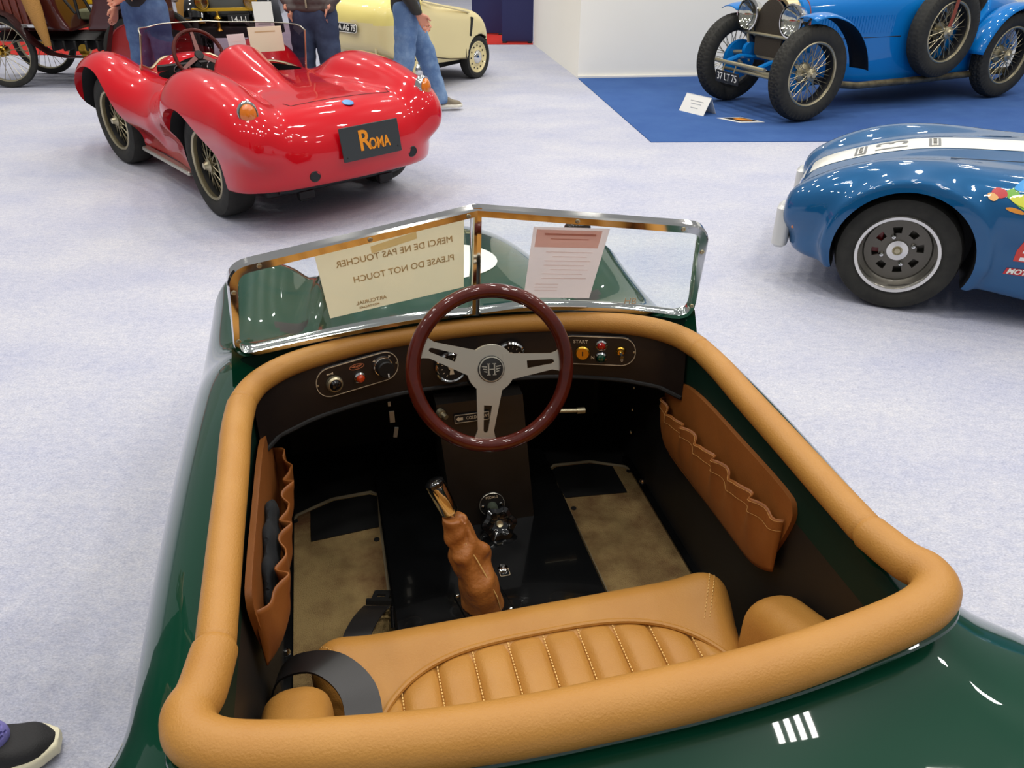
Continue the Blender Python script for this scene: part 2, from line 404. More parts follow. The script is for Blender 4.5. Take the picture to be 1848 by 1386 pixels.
# ================================================================== SETTING
def floor_mat():
    m = bpy.data.materials.new('pale_carpet'); m.use_nodes = True; nt = m.node_tree; b = nt.nodes['Principled BSDF']
    b.inputs['Roughness'].default_value = 0.95; b.inputs['Specular IOR Level'].default_value = 0.1
    tc = nt.nodes.new('ShaderNodeTexCoord')
    mp = nt.nodes.new('ShaderNodeMapping'); mp.inputs['Scale'].default_value = (1.0, 1.7, 1); mp.inputs['Rotation'].default_value = (0, 0, 0.15); nt.links.new(tc.outputs['Object'], mp.inputs[0])
    def noise(sc, det, rough=0.6):
        n = nt.nodes.new('ShaderNodeTexNoise'); n.inputs['Scale'].default_value = sc; n.inputs['Detail'].default_value = det; n.inputs['Roughness'].default_value = rough
        nt.links.new(mp.outputs[0], n.inputs['Vector']); return n
    def ramp(src, c):
        r = nt.nodes.new('ShaderNodeValToRGB'); r.color_ramp.elements[0].position = c[0][0]; r.color_ramp.elements[1].position = c[-1][0]
        r.color_ramp.elements[0].color = (*lin(c[0][1]), 1); r.color_ramp.elements[1].color = (*lin(c[-1][1]), 1)
        for p, col in c[1:-1]:
            e = r.color_ramp.elements.new(p); e.color = (*lin(col), 1)
        nt.links.new(src.outputs['Fac'], r.inputs[0]); return r
    a = ramp(noise(26, 8, 0.8), [(0.30, (186, 189, 205)), (0.48, (205, 207, 218)), (0.62, (217, 217, 223)), (0.75, (228, 226, 227))])
    c = ramp(noise(120, 3, 0.7), [(0.3, (166, 168, 180)), (0.7, (255, 255, 255))])
    d = ramp(noise(1.3, 3), [(0.3, (226, 228, 240)), (0.7, (254, 252, 248))])
    def mul(x, y, f):
        q = nt.nodes.new('ShaderNodeMix'); q.data_type = 'RGBA'; q.blend_type = 'MULTIPLY'; q.inputs[0].default_value = f
        nt.links.new(x, q.inputs[6]); nt.links.new(y, q.inputs[7]); return q.outputs[2]
    o = mul(mul(a.outputs[0], c.outputs[0], 0.55), d.outputs[0], 0.8)
    nt.links.new(o, b.inputs['Base Color'])
    bp = nt.nodes.new('ShaderNodeBump'); bp.inputs['Strength'].default_value = 0.5; bp.inputs['Distance'].default_value = 0.004
    n = noise(220, 2); nt.links.new(n.outputs['Fac'], bp.inputs['Height']); nt.links.new(bp.outputs[0], b.inputs['Normal'])
    return m
f = MB().box((0, 12, -0.05), (60, 60, 0.1)).build('floor', floor_mat(), None, None, False); tag(f, kind='structure')
M['blue_carpet'] = mat('blue_carpet', (66, 98, 152), 0.95, bump=(300, 0.3, 0.003), var=(3, (58, 88, 144), 0.3, 0.7), spec=0.1)
M['red_carpet'] = mat('red_carpet', (186, 52, 46), 0.95, bump=(300, 0.3, 0.003), spec=0.1)
M['wall'] = mat('white_panel', (250, 247, 236), 0.7, var=(0.6, (247, 244, 233), 0.3, 0.7))
M['navy'] = mat('navy_panel', (28, 32, 84), 0.6)
# stand carpets
c1 = MB(); c1.prism([(0.75, 9.30), (1.14, 6.42), (9.0, 6.55), (9.0, 9.9)], 0.006, (0, 0, 0)); tag(c1.build('floor_carpet', 'blue_carpet', None, None, False), kind='structure')
c3 = MB(); c3.prism([(-14, 11.0), (-4.5, 11.0), (-4.5, 14.0), (-14, 14.0)], 0.006); tag(c3.build('floor_carpet', 'red_carpet', None, None, False), kind='structure')
c4 = MB(); c4.prism([(-0.6, 11.95), (0.3, 11.95), (0.3, 13.6), (-0.6, 13.6)], 0.006); tag(c4.build('floor_carpet', 'red_carpet', None, None, False), kind='structure')
# white stand walls: joints between panels are built
def wall(name, p, q, h, thick, n_pan):
    d = Vector((q[0] - p[0], q[1] - p[1], 0)); L_ = d.length; d.normalize(); nrm = Vector((-d.y, d.x, 0))
    e = tag(MB().prism([(0, 0), (L_, 0), (L_, thick), (0, thick)], h, (p[0], p[1], 0), d, nrm).build(name, 'wall', None, None, False), kind='structure')
    return e, d, nrm, L_
wall('wall_right', (0.75, 9.31), (9.2, 9.95), 3.2, 0.12, 4)
wall('wall_left', (0.31, 12.0), (0.75, 9.31), 3.2, 0.12, 2)
MBt = MB(); MBt.prism([(0.745, 9.308), (9.2, 9.948), (9.2, 9.925), (0.745, 9.285)], 0.025, (0, 0, 0.0)); tag(MBt.build('baseboard_right', 'white', None, None, False), kind='structure')
# navy partitions
def panel(name, p, q, h, label):
    d = Vector((q[0] - p[0], q[1] - p[1], 0)); L_ = d.length; d.normalize(); n = Vector((-d.y, d.x, 0))
    o = empty(name, label, 'partition', (p[0], p[1], 0.0), math.degrees(math.atan2(d.y, d.x)))
    MB().rbox((L_ / 2, 0.04, h / 2 + 0.02), (L_, 0.08, h), 0.01).build('board', 'navy', o)
    m = MB()
    for x in (0.04, L_ - 0.04): m.rbox((x, 0.04, 0.013), (0.06, 0.2, 0.026), 0.008)
    m.build('foot', 'black', o)
    return o
panel('partition_panel', (-0.145, 12.13), (0.30, 12.10), 2.5, 'tall navy blue partition panel beside the white wall corner')
panel('partition_panel', (-0.62, 13.1), (-0.13, 13.0), 2.5, 'narrower navy partition panel standing behind the near one on red carpet')
# back wall far behind, out of view, added to close off the reflections
tag(MB().box((-4, 30, 2.5), (60, 0.2, 5)).build('wall_back_unseen', 'wall', None, None, False), kind='structure')
# ================================================================== DARK GREEN CAR (nearest)
GX, GY, GYAW = -0.1320, 1.8084, 13.3
green_car = empty('open_sports_car', 'dark green open sports car with tan padded cockpit rim, nearest to the camera', 'car', (GX, GY, 0), GYAW)
ROLL = [(0, -0.050), (0.20, -0.064), (0.34, -0.103), (0.44, -0.155), (0.505, -0.222), (0.533, -0.30)]
def roll_front(x): return ip(np.abs(x), ROLL)
def green_top(x, y):
    return ip(y, [(-1.85, 0.40), (-1.6, 0.52), (-1.35, 0.615), (-1.2, 0.655), (-1.0, 0.675), (-0.2, 0.685), (0.0, 0.66), (0.3, 0.57), (0.7, 0.50), (1.05, 0.42), (1.3, 0.30)])
def green_cav(x, y, z):
    a = np.abs(x); roll_y = roll_front(np.minimum(a, 0.53))
    return smax(smax(a - 0.527, y - (roll_y + 0.012), 0.03), (-1.165 + 0.14 * a ** 2) - y, 0.06)
def green_f(x, y, z, cut=True):
    a = np.abs(x)
    W_ = ip(y, [(-1.9, 0.52), (-1.6, 0.66), (-1.2, 0.690), (-0.8, 0.700), (0.0, 0.708), (0.7, 0.715), (1.0, 0.67), (1.3, 0.5)])
    Wz = W_ - 0.9 * np.maximum(z - 0.46, 0) ** 2 - 0.5 * np.maximum(0.42 - z, 0) ** 2
    crown = green_top(x, y) - 0.05 * a ** 2
    f = smax(z - crown, a - Wz, 0.15)
    f = smax(f, np.maximum(y - 1.22, -1.82 - y), 0.16)
    f = smax(f, 0.085 - z, 0.05)
    # bonnet
    f = smin(f, ell(np.sign(x) * 0.44 * (a / 0.44) ** 1.6, y, z, (0, 0.20, 0.42), (0.45, 1.02, 0.285)), 0.05)
    # scuttle under the windscreen
    f = smin(f, ell(x, y, z, (0.02, -0.06, 0.58), (0.585, 0.17, 0.135)), 0.05)
    # front wings
    f = smin(f, cap(a, y, z, (0.55, -0.75, 0.40), (0.545, 0.70, 0.430), 0.07, 0.18), 0.06)
    # rear wings
    f = smin(f, ell(a, y, z, (0.69, -1.34, 0.41), (0.19, 0.39, 0.19)), 0.08)
    if cut:
        roll_y = roll_front(np.minimum(a, 0.53))
        rear = -1.165 + 0.14 * a ** 2
        wallx = 0.527
        cav = green_cav(x, y, z)
        foot = smax(smax(a - 0.527, y - 0.33, 0.03), z - 0.56, 0.03)
        foot = np.maximum(foot, -y - 0.5)
        cav = np.minimum(cav, foot)
        cav = np.maximum(cav, 0.105 - z)
        f = np.maximum(f, -cav)
        for yc in (0.66, -1.36):
            f = np.maximum(f, -np.maximum(cylx(a, y, z, yc, 0.20, 0.245, 0.55, 1.2), 0.0 * a - 1 + 0.0))
    return f
def green_mats(x, y, z):
    a = np.abs(x)
    inside = (green_cav(x, y, z) < 0.008) & (z < 0.668)
    foot = (a < 0.54) & (y > -0.6) & (y < 0.345) & (z < 0.575) & (z > 0.095)
    arch = (a > 0.54) & (z < 0.5) & (((y - 0.66) ** 2 + (z - 0.2) ** 2 < 0.253 ** 2) | ((y + 1.36) ** 2 + (z - 0.2) ** 2 < 0.253 ** 2)) & (a < 0.72)
    under = z < 0.10
    r = np.zeros(len(x), int)
    r[arch | under] = 1
    r[inside | foot] = 1
    r[inside & (z > 0.575) & (a > 0.46)] = 2
    return r
solid('body', green_f, (-1.0, -1.95, 0.04), (1.0, 1.35, 0.80), 0.0145, ['green', 'black', 'green_trim'], green_car, green_mats, 40)
def drapes(f, x, y, lo=0.3, hi=0.95):
    x = np.asarray(x, float); y = np.asarray(y, float); l_ = np.full(x.shape, lo); h_ = np.full(x.shape, hi)
    for _ in range(26):
        mid = 0.5 * (l_ + h_); ins = f(x, y, mid) < 0
        l_ = np.where(ins, mid, l_); h_ = np.where(ins, h_, mid)
    return h_
def drape(f, x, y, lo=0.3, hi=0.95): return float(drapes(f, np.array([x]), np.array([y]), lo, hi)[0])
g0 = lambda x, y, z: green_f(x, y, z, False)
def disc_on(f, cx, cy, r, name, m, parent, off=0.0015, n=28, rings=5):
    b = MB(); vs = [(cx, cy)]; fs = []
    for i in range(1, rings + 1):
        for k in range(n):
            t = 2 * math.pi * k / n; x, y = cx + r * i / rings * math.cos(t), cy + r * i / rings * math.sin(t)
            vs.append((x, y))
    A_ = np.array(vs); zz_ = drapes(f, A_[:, 0], A_[:, 1]) + off; vs = [(p[0], p[1], z_) for p, z_ in zip(vs, zz_)]
    for k in range(n): fs.append((0, 1 + k, 1 + (k + 1) % n))
    for i in range(rings - 1):
        for k in range(n): a0 = 1 + i * n; fs.append((a0 + k, a0 + n + k, a0 + n + (k + 1) % n, a0 + (k + 1) % n))
    b.add(vs, fs); return b.build(name, m, parent)
rd = disc_on(g0, 0.015, 0.40, 0.165, 'roundel', 'white', green_car); tag(rd, 'white racing roundel on the bonnet')
# wheels of the green car (mostly hidden)
for sx in (-1, 1):
    for yc in (0.66, -1.36):
        w = MB().lathe([(0.115, -0.05), (0.17, -0.055), (0.198, -0.04), (0.2, 0), (0.198, 0.04), (0.17, 0.055), (0.115, 0.05)], (sx * 0.64, yc, 0.2), (1, 0, 0), 32, True).build('wheel', 'rubber', green_car)
        MB().lathe([(0.0, 0.03), (0.06, 0.028), (0.1, 0.035), (0.117, 0.052), (0.117, -0.05), (0, -0.05)], (sx * 0.64, yc, 0.2), (sx, 0, 0), 24).build('hub', 'chrome', w)
# headlamps on the nose
for sx in (-1, 1):
    h = MB().lathe([(0, -0.05), (0.07, -0.045), (0.082, 0.0), (0.085, 0.03), (0.07, 0.035)], (sx * 0.545, 0.86, 0.44), (0, 1, 0.15), 20).build('headlamp', 'chrome', green_car)
    MB().lathe([(0, 0.055), (0.04, 0.05), (0.07, 0.034)], (sx * 0.545, 0.86, 0.44), (0, 1, 0.15), 20).build('lens', 'white', h)
# mirror on the far wing
mr = MB(); mr.sphere((0, 0, 0), 0.05, 14, 8, (1, 0.6, 0.62)); mr.X = Matrix.Translation((0.54, 0.70, 0.648))
mr2 = MB(); mr2.sphere((0.545, 0.72, 0.645), 0.05, 14, 8, (1, 0.6, 0.6)); mr2.cyl((0.545, 0.72, 0.56), (0.545, 0.72, 0.64), 0.012)
mr2.build('wing_mirror', 'black_gloss', green_car)

# ---- padded cockpit rim, four segments with seams
half = [(0, -0.052, .697), (0.20, -0.066, .697), (0.34, -0.105, .698), (0.44, -0.155, .70), (0.505, -0.222, .70), (0.533, -0.30, .70), (0.538, -0.40, .70), (0.535, -0.54, .70), (0.534, -0.70, .70), (0.532, -0.85, .70), (0.530, -0.965, .702), (0.540, -1.045, .708), (0.551, -1.085, .714), (0.532, -1.126, .716), (0.465, -1.153, .712), (0.30, -1.178, .706), (0.15, -1.190, .703), (0, -1.192, .702)]
def seg(i0, i1): return [Vector(p) for p in half[i0:i1 + 1]]
def mirror(ps): return [Vector((-p.x, p.y, p.z)) for p in ps][::-1]
def rim_seg(pts, r0, r1, r2):
    P = spline([tuple(p) for p in pts], 6); N = len(P); rs = []
    for i in range(N):
        t = i / (N - 1); r = r0 + (r1 - r0) * min(1, 2 * t) + (r2 - r1) * max(0, 2 * t - 1)
        rs.append(r)
    d0 = (P[0] - P[1]).normalized(); d1 = (P[-1] - P[-2]).normalized()
    P = [P[0] + d0 * 0.003] + P + [P[-1] + d1 * 0.003]; rs = [rs[0] * 0.86] + rs + [rs[-1] * 0.86]
    P[1] = P[1] - d0 * 0.006; P[-2] = P[-2] - d1 * 0.006
    return MB().tube(P, rs, 20, flat=0.93).build('rim_pad', 'tan', green_car, 60)
rim_seg(mirror(seg(0, 5)) + seg(1, 5), 0.030, 0.0265, 0.030)
for s in (1, -1):
    q = seg(5, 10); q = q if s > 0 else mirror(q)
    rim_seg(q, 0.029, 0.030, 0.031)
rim_seg(seg(10, 17) + mirror(seg(10, 16)), 0.033, 0.040, 0.033)
bd = MB()
P = spline([tuple(Vector(p) + Vector((0, 0, -0.030))) for p in [h for h in half]] + [(-p[0], p[1], p[2] - 0.030) for p in half[-2:0:-1]], 5, True)
bd.tube([Vector((p.x * 1.045, p.y - 0.024 if p.y < -1.0 else (p.y + 0.022 if p.y > -0.28 else p.y), p.z)) for p in P], 0.0065, 8, True)
bd.build('rim_beading', 'green', green_car)

# ---- dashboard
def dash_y(x): return float(roll_front(np.array([min(abs(x), 0.53)]))[0]) - 0.016
dm = MB()
def dpt(u, v):
    x = -0.515 + 1.03 * u; return (x, dash_y(x) - 0.004 * math.sin(v * 3.14) - 0.012 * (v), 0.685 - 0.14 * v)
dm.grid(dpt, 41, 6); dm.build('dashboard', 'dash', green_car)
lip = MB(); lip.tube([Vector(dpt(u / 30, 1)) for u in range(31)], 0.006, 8); lip.build('dashboard_lip', 'black', green_car)
def dash_frame(x, z):
    e = 0.01; t = Vector((2 * e, dash_y(x + e) - dash_y(x - e), 0)).normalized()
    v = (0.685 - z) / 0.14
    p = Vector((x, dash_y(x) - 0.004 * math.sin(v * 3.14) - 0.012 * v, z))
    return frame_mat(p + Vector((0, -0.005, 0)), t, (0, 0.085, 1))     # local z points at the driver
# left control plate
def ring_outline(m, w, h, r, lw, z0, z1, n=8):
    o = rrect(w, h, r, n); i = rrect(w - 2 * lw, h - 2 * lw, r - lw, n); N = len(o)
    vs = [(p[0], p[1], z) for z in (z0, z1) for p in o] + [(p[0], p[1], z) for z in (z0, z1) for p in i]
    fs = []
    for k in range(N):
        j = (k + 1) % N
        fs += [(k, j, N + j, N + k), (2 * N + k, 3 * N + k, 3 * N + j, 2 * N + j), (N + k, N + j, 3 * N + j, 3 * N + k)]
    m.add(vs, fs)
def plate(x, z, w, h, roll, label):
    F = dash_frame(x, z) @ Matrix.Rotation(R(roll), 4, 'Z')
    b = MB(); b.X = F; b.rbox((0, 0, -0.003), (w, h, 0.012), h / 2 - 0.002, None, 8)
    p = b.build('control_plate', 'dash', green_car); tag(p, label)
    b = MB(); b.X = F; ring_outline(b, w - 0.004, h - 0.004, h / 2 - 0.004, 0.0016, 0.002, 0.0042); b.build('plate_edge_line', 'print', p)
    for sx in (-1, 1):
        b = MB(); b.X = F; b.lathe([(0, 0.0052), (0.003, 0.0045), (0.0035, 0.003)], (sx * (w / 2 - 0.006), 0, 0), (0, 0, 1), 10); b.build('screw', 'nickel', p)
    return p, F
pl, F = plate(-0.282, 0.632, 0.216, 0.082, 2.0, 'oval plate with horn button, red lamp and rotary switch')
def lathe_at(F, prof, x, y, name, m, parent, n=20):
    b = MB(); b.X = F; b.lathe(prof, (x, y, 0), (0, 0, 1), n); return b.build(name, m, parent)
lathe_at(F, [(0.021, 0.003), (0.020, 0.012), (0.016, 0.016), (0.015, 0.016)], -0.062, -0.006, 'button_bezel', 'nickel', pl)
lathe_at(F, [(0, 0.024), (0.009, 0.022), (0.014, 0.016), (0.014, 0.003)], -0.062, -0.006, 'horn_button', 'black_gloss', pl)
lathe_at(F, [(0.015, 0.003), (0.0145, 0.008), (0.011, 0.012), (0.010, 0.006)], 0.002, -0.009, 'lamp_bezel', 'chrome', pl)
lathe_at(F, [(0, 0.022), (0.006, 0.021), (0.0105, 0.015), (0.0105, 0.006)], 0.002, -0.009, 'warning_lamp', 'orange_lens', pl)
lathe_at(F, [(0.027, 0.003), (0.0265, 0.007), (0.0235, 0.011), (0.0225, 0.011)], 0.065, 0.002, 'dial_ring', 'chrome', pl)
lathe_at(F, [(0, 0.030), (0.019, 0.030), (0.0215, 0.027), (0.0225, 0.004)], 0.065, 0.002, 'rotary_switch', 'black', pl)
b = MB(); b.X = F; b.box((0.068, -0.014, 0.031), (0.003, 0.010, 0.002)); b.build('pointer_mark', 'white', pl)
# winged oval badge above the lamp
b = MB(); b.X = F
N = 28; 
o_ = [(0.019 * math.cos(2 * math.pi * k / N), 0.0075 * math.sin(2 * math.pi * k / N)) for k in range(N)]; i_ = [(p[0] * 0.92, p[1] * 0.85) for p in o_]
b.X = F @ Matrix.Translation((0.0, 0.021, 0.0032)); b.prism(o_, 0.0012, holes=[i_])
for s in (-1, 1):
    b.prism([(s * 0.004, -0.003), (s * 0.015, 0.0025), (s * 0.012, 0.0025), (s * 0.004, 0.0028)], 0.0012)
    b.prism([(s * 0.0016, -0.004), (s * 0.0028, -0.004), (s * 0.0028, 0.004), (s * 0.0016, 0.004)], 0.0012)
b.prism([(-0.0026, -0.0006), (0.0026, -0.0006), (0.0026, 0.0008), (-0.0026, 0.0008)], 0.0012)
b.build('winged_badge', mat('copper_print', (196, 120, 84), 0.4, 0.3), pl)
# printed symbols: horn, arrows
b = MB(); b.X = F @ Matrix.Translation((-0.068, 0.022, 0.0032))
b.prism([(-0.008, -0.002), (0.003, -0.001), (0.008, -0.0035), (0.008, 0.0035), (0.003, 0.001), (-0.008, 0.002)], 0.0008)
b.build('printed_symbol', 'print', pl); b = MB(); b.X = F @ Matrix.Translation((0.065, 0.002, 0.0032))
b.prism([(-0.024, 0.020), (-0.018, 0.0235), (-0.018, 0.0170)], 0.0008); b.build('printed_symbol', 'print', pl); b = MB(); b.X = F @ Matrix.Translation((0.065, 0.002, 0.0032)); b.prism([(0.024, 0.022), (0.018, 0.0185), (0.0185, 0.025)], 0.0008)
b.build('printed_symbol', 'print', pl)
# right control plate
pr, F = plate(0.332, 0.629, 0.205, 0.084, 2.0, 'oval plate with brass ignition lock, lamps and toggle')
lathe_at(F, [(0.020, 0.003), (0.0195, 0.010), (0.016, 0.013), (0, 0.013)], -0.036, -0.006, 'ignition_lock', 'brass', pr)
b = MB(); b.X = F; b.box((-0.036, -0.006, 0.0132), (0.003, 0.012, 0.001)); b.build('key_slot', 'black', pr)
for yy, lm in ((0.017, 'red_lens'), (-0.017, 'green_lens')):
    lathe_at(F, [(0.0155, 0.003), (0.015, 0.009), (0.0115, 0.012), (0.010, 0.006)], 0.012, yy, 'lamp_bezel', 'chrome', pr)
    lathe_at(F, [(0, 0.019), (0.006, 0.018), (0.0105, 0.013), (0.0105, 0.006)], 0.012, yy, 'warning_lamp', lm, pr)
lathe_at(F, [(0.013, 0.003), (0.0125, 0.010), (0.009, 0.013), (0.008, 0.018), (0, 0.018)], 0.062, 0.004, 'toggle_base', 'brass', pr, 8)
b = MB(); b.X = F; b.tube([(0.062, 0.004, 0.016), (0.066, -0.001, 0.036)], [0.0035, 0.005], 8); b.build('toggle', 'chrome', pr)
text('lettering', 'START', 0.013, F @ Matrix.Translation((-0.042, 0.024, 0.0034)), 'print', pr)
text('lettering', 'N', 0.013, F @ Matrix.Translation((-0.010, -0.020, 0.0034)), 'print', pr)
text('lettering', '0', 0.014, F @ Matrix.Translation((0.066, -0.024, 0.0034)), 'print', pr)
# two round gauges behind the wheel
for gx, gz, rr in ((-0.046, 0.606, 0.042), (0.110, 0.620, 0.040)):
    F = dash_frame(gx, gz) @ Matrix.Translation((0, 0, 0.005))
    g = lathe_at(F, [(0, 0.004), (rr - 0.006, 0.004), (rr - 0.006, 0.001)], 0, 0, 'gauge', 'black', green_car, 28)
    lathe_at(F, [(rr - 0.007, 0.006), (rr - 0.004, 0.009), (rr, 0.006), (rr + 0.001, 0.0)], 0, 0, 'gauge_bezel', 'chrome', g, 28)
    lathe_at(F, [(0, 0.008), (0.008, 0.0075), (0.009, 0.004)], 0, 0.002, 'gauge_boss', 'print', g, 14)
    b = MB(); b.X = F; b.prism([(-0.003, 0), (0.003, 0), (0.006, -0.018), (-0.006, -0.018)], 0.003, (0, 0, 0.0045))
    for k in range(9):
        a = R(200 + k * 27.5 + 180); b.box((math.cos(a) * 0.025, math.sin(a) * 0.025, 0.0045), (0.0015, 0.005, 0.001), Matrix.Rotation(a - math.pi / 2, 3, 'Z'))
    b.build('needle', 'print', g)

# ---- cockpit floor, tunnel, column
b = MB(); b.rbox((-0.005, -0.52, 0.135), (0.525, 1.25, 0.062), 0.012); b.build('tunnel', 'black_gloss', green_car)
b = MB()
b.add([(-0.075, -0.205, 0.165), (0.150, -0.205, 0.165), (0.135, -0.125, 0.52), (-0.095, -0.125, 0.52), (-0.075, 0.1, 0.165), (0.150, 0.1, 0.165), (0.135, 0.1, 0.52), (-0.095, 0.1, 0.52)],
      [(0, 1, 2, 3), (1, 5, 6, 2), (5, 4, 7, 6), (4, 0, 3, 7), (3, 2, 6, 7), (0, 4, 5, 1)])
b.build('pedestal', 'black_satin', green_car)
# pedal adjuster dial and hand knob
PF = frame_mat((0.033, -0.192, 0.222), (1, 0, 0), (0, 0.22, 1))
dl = lathe_at(PF, [(0, 0.006), (0.034, 0.006), (0.036, 0.0)], 0, 0, 'pedal_dial', 'black', green_car, 28)
lathe_at(PF, [(0.0335, 0.006), (0.0345, 0.0072), (0.0355, 0.006)], 0, 0, 'dial_ring', 'satin', dl, 28)
for sx in (-1, 1): lathe_at(PF, [(0, 0.0105), (0.004, 0.0095), (0.0055, 0.006)], sx * 0.025, -0.002, 'screw', 'chrome', dl, 10)
lathe_at(PF, [(0.014, 0.006), (0.013, 0.034), (0, 0.034)], 0, -0.005, 'spindle', mat('grey_green_plastic', (70, 78, 66), 0.4), dl, 14)
text('lettering', 'PEDALS', 0.010, PF @ Matrix.Translation((0, 0.022, 0.0066)), 'print', dl, 0.0004)
KF = frame_mat((0.042, -0.235, 0.185), (1, 0, 0), (0, 0.62, 0.78))
kb = MB(); kb.X = KF
def knob_pt(u, v):
    a = 2 * math.pi * u; lob = 1 + 0.09 * math.cos(6 * a)
    pr_ = [(0.020, 0.0), (0.040, 0.004), (0.047, 0.014), (0.044, 0.024), (0.032, 0.028), (0.024, 0.021), (0.012, 0.019), (0.0, 0.019)]
    r, h = pr_[int(round(v * 7))]; rr = r * (lob if r > 0.03 else 1); return (rr * math.cos(a), rr * math.sin(a), h)
kb.grid(knob_pt, 48, 8, True); kn = kb.build('hand_knob', 'black_gloss', green_car)
lathe_at(KF, [(0, 0.024), (0.006, 0.025), (0.0085, 0.026), (0.010, 0.024), (0.010, 0.018)], 0, 0, 'hub_nut', 'nickel', kn, 14)
b = MB(); b.cyl((0.042, -0.235, 0.185), (0.038, -0.18, 0.215), 0.012); b.build('knob_shaft', 'black', kn)
b = MB(); b.lathe([(0, 0.012), (0.007, 0.011), (0.009, 0.008), (0.013, 0.006), (0.014, 0)], (0.020, -0.385, 0.166), (0, 0, 1), 18); b.build('tunnel_bolt', 'chrome', green_car)
b = MB(); ring_outline(b, 0.026, 0.026, 0.004, 0.0012, 0.1662, 0.1672); o = b.build('tunnel_bolt_sticker', 'print', green_car); o.location = (0.022, -0.397, 0)
# mats
def mat_obj(sx, sh):
    ol = [(-0.545, -0.70), (-0.273, -0.70), (-0.266, 0.045), (-0.285, 0.062), (-0.40, 0.055), (-0.50, 0.005), (-0.525, -0.05)]
    ol = [(p[0] * sx * -1 * -1, p[1]) for p in ol] if sx > 0 else [(-p[0], p[1]) for p in ol][::-1]
    P = [Vector((p[0], p[1], 0)) for p in ol]
    out = [(p.x, p.y) for p in P]
    b = MB(); b.prism(out, 0.012, (0, 0, 0.108)); m_ = b.build('floor_mat', 'mat_carpet', green_car, None, False)
    b = MB(); b.tube([Vector((p[0], p[1], 0.117)) for p in out], 0.007, 8, True); b.build('mat_binding', 'mat_edge', m_)
    s = 1 if sx > 0 else -1
    b = MB(); b.prism([(-0.462 * s, -0.118), (-0.274 * s, -0.100), (-0.268 * s, 0.035), (-0.29 * s, 0.048), (-0.395 * s, 0.042), (-0.462 * s, 0.012)], 0.004, (0, 0, 0.119)); b.build('heel_pad', 'black', m_)
    for x, y in ((-0.505, -0.02), (-0.520, -0.17), (-0.285, -0.15)):
        b = MB(); b.lathe([(0, 0.0015), (0.008, 0.001), (0.009, -0.004)], (x * s, y, 0.121), (0, 0, 1), 12); b.build('mat_stud', 'black', m_)
M['mat_carpet'] = mat('beige_mat_carpet', (172, 146, 98), 0.95, bump=(420, 1.0, 0.006), var=(5.5, (112, 80, 54), 0.42, 0.68), spec=0.1)
M['mat_edge'] = mat('mat_binding', (120, 108, 84), 0.8)
mat_obj(1, 0); mat_obj(-1, 0)
# sill strips and bolts
for sx in (-1, 1):
    b = MB(); b.rbox((sx * 0.552 - sx * 0.03, -0.45, 0.118), (0.03, 1.0, 0.024), 0.006); b.build('sill_rail', 'black_gloss', green_car)
    for yy in (-0.09, -0.495):
        b = MB(); b.lathe([(0, 0.010), (0.006, 0.009), (0.009, 0.004), (0.010, 0)], (sx * 0.521, yy, 0.13), (0, 0, 1), 12); b.build('sill_bolt', 'chrome', green_car)
for yy, zz in ((0.02, .40), (0.015, .325), (0.01, .245)):
    for sx in (-1, 1):
        b = MB(); b.lathe([(0, 0.004), (0.004, 0.003), (0.006, 0)], (sx * 0.512, yy, zz), (-sx, 0, 0), 8); b.build('rivet', 'nickel', green_car)
# cold start plate and small levers under the dash
F = frame_mat((0.000, -0.138, 0.478), (1, 0, 0), (0, 0.225, 1))
b = MB(); b.X = F; b.rbox((-0.005, 0, 0.002), (0.094, 0.024, 0.003), 0.003); cs = b.build('cold_start_plate', 'black', green_car)
b = MB(); b.X = F @ Matrix.Translation((-0.005, 0, 0)); ring_outline(b, 0.092, 0.022, 0.003, 0.001, 0.003, 0.0045)
b.prism([(-0.042, 0), (-0.034, 0.007), (-0.034, 0.0035), (-0.024, 0.0035), (-0.024, -0.0035), (-0.034, -0.0035), (-0.034, -0.007)], 0.0014, (0, 0, 0.003)); b.build('arrow', 'print', cs)
text('lettering', 'COLD START', 0.0115, F @ Matrix.Translation((0.010, 0, 0.0042)), 'print', cs, 0.0004, sx=0.9)
b = MB(); b.cyl((0.215, -0.11, 0.445), (0.295, -0.118, 0.440), 0.006); b.cyl((0.290, -0.118, 0.440), (0.312, -0.119, 0.439), 0.009); b.build('choke_lever', 'nickel', green_car)
b = MB(); b.cyl((-0.088, -0.128, 0.50), (-0.082, -0.14, 0.50), 0.011, 12); b.cyl((-0.082, -0.14, 0.50), (-0.074, -0.155, 0.498), 0.007, 12); b.build('pull_knob', 'nickel', green_car)
b = MB(); b.box((-0.212, -0.10, 0.525), (0.007, 0.004, 0.012)); b.box((-0.208, -0.10, 0.485), (0.013, 0.004, 0.034)); b.box((-0.202, -0.10, 0.435), (0.010, 0.004, 0.03), Matrix.Rotation(0.2, 3, 'Y')); b.build('relay_tag', 'satin', green_car)

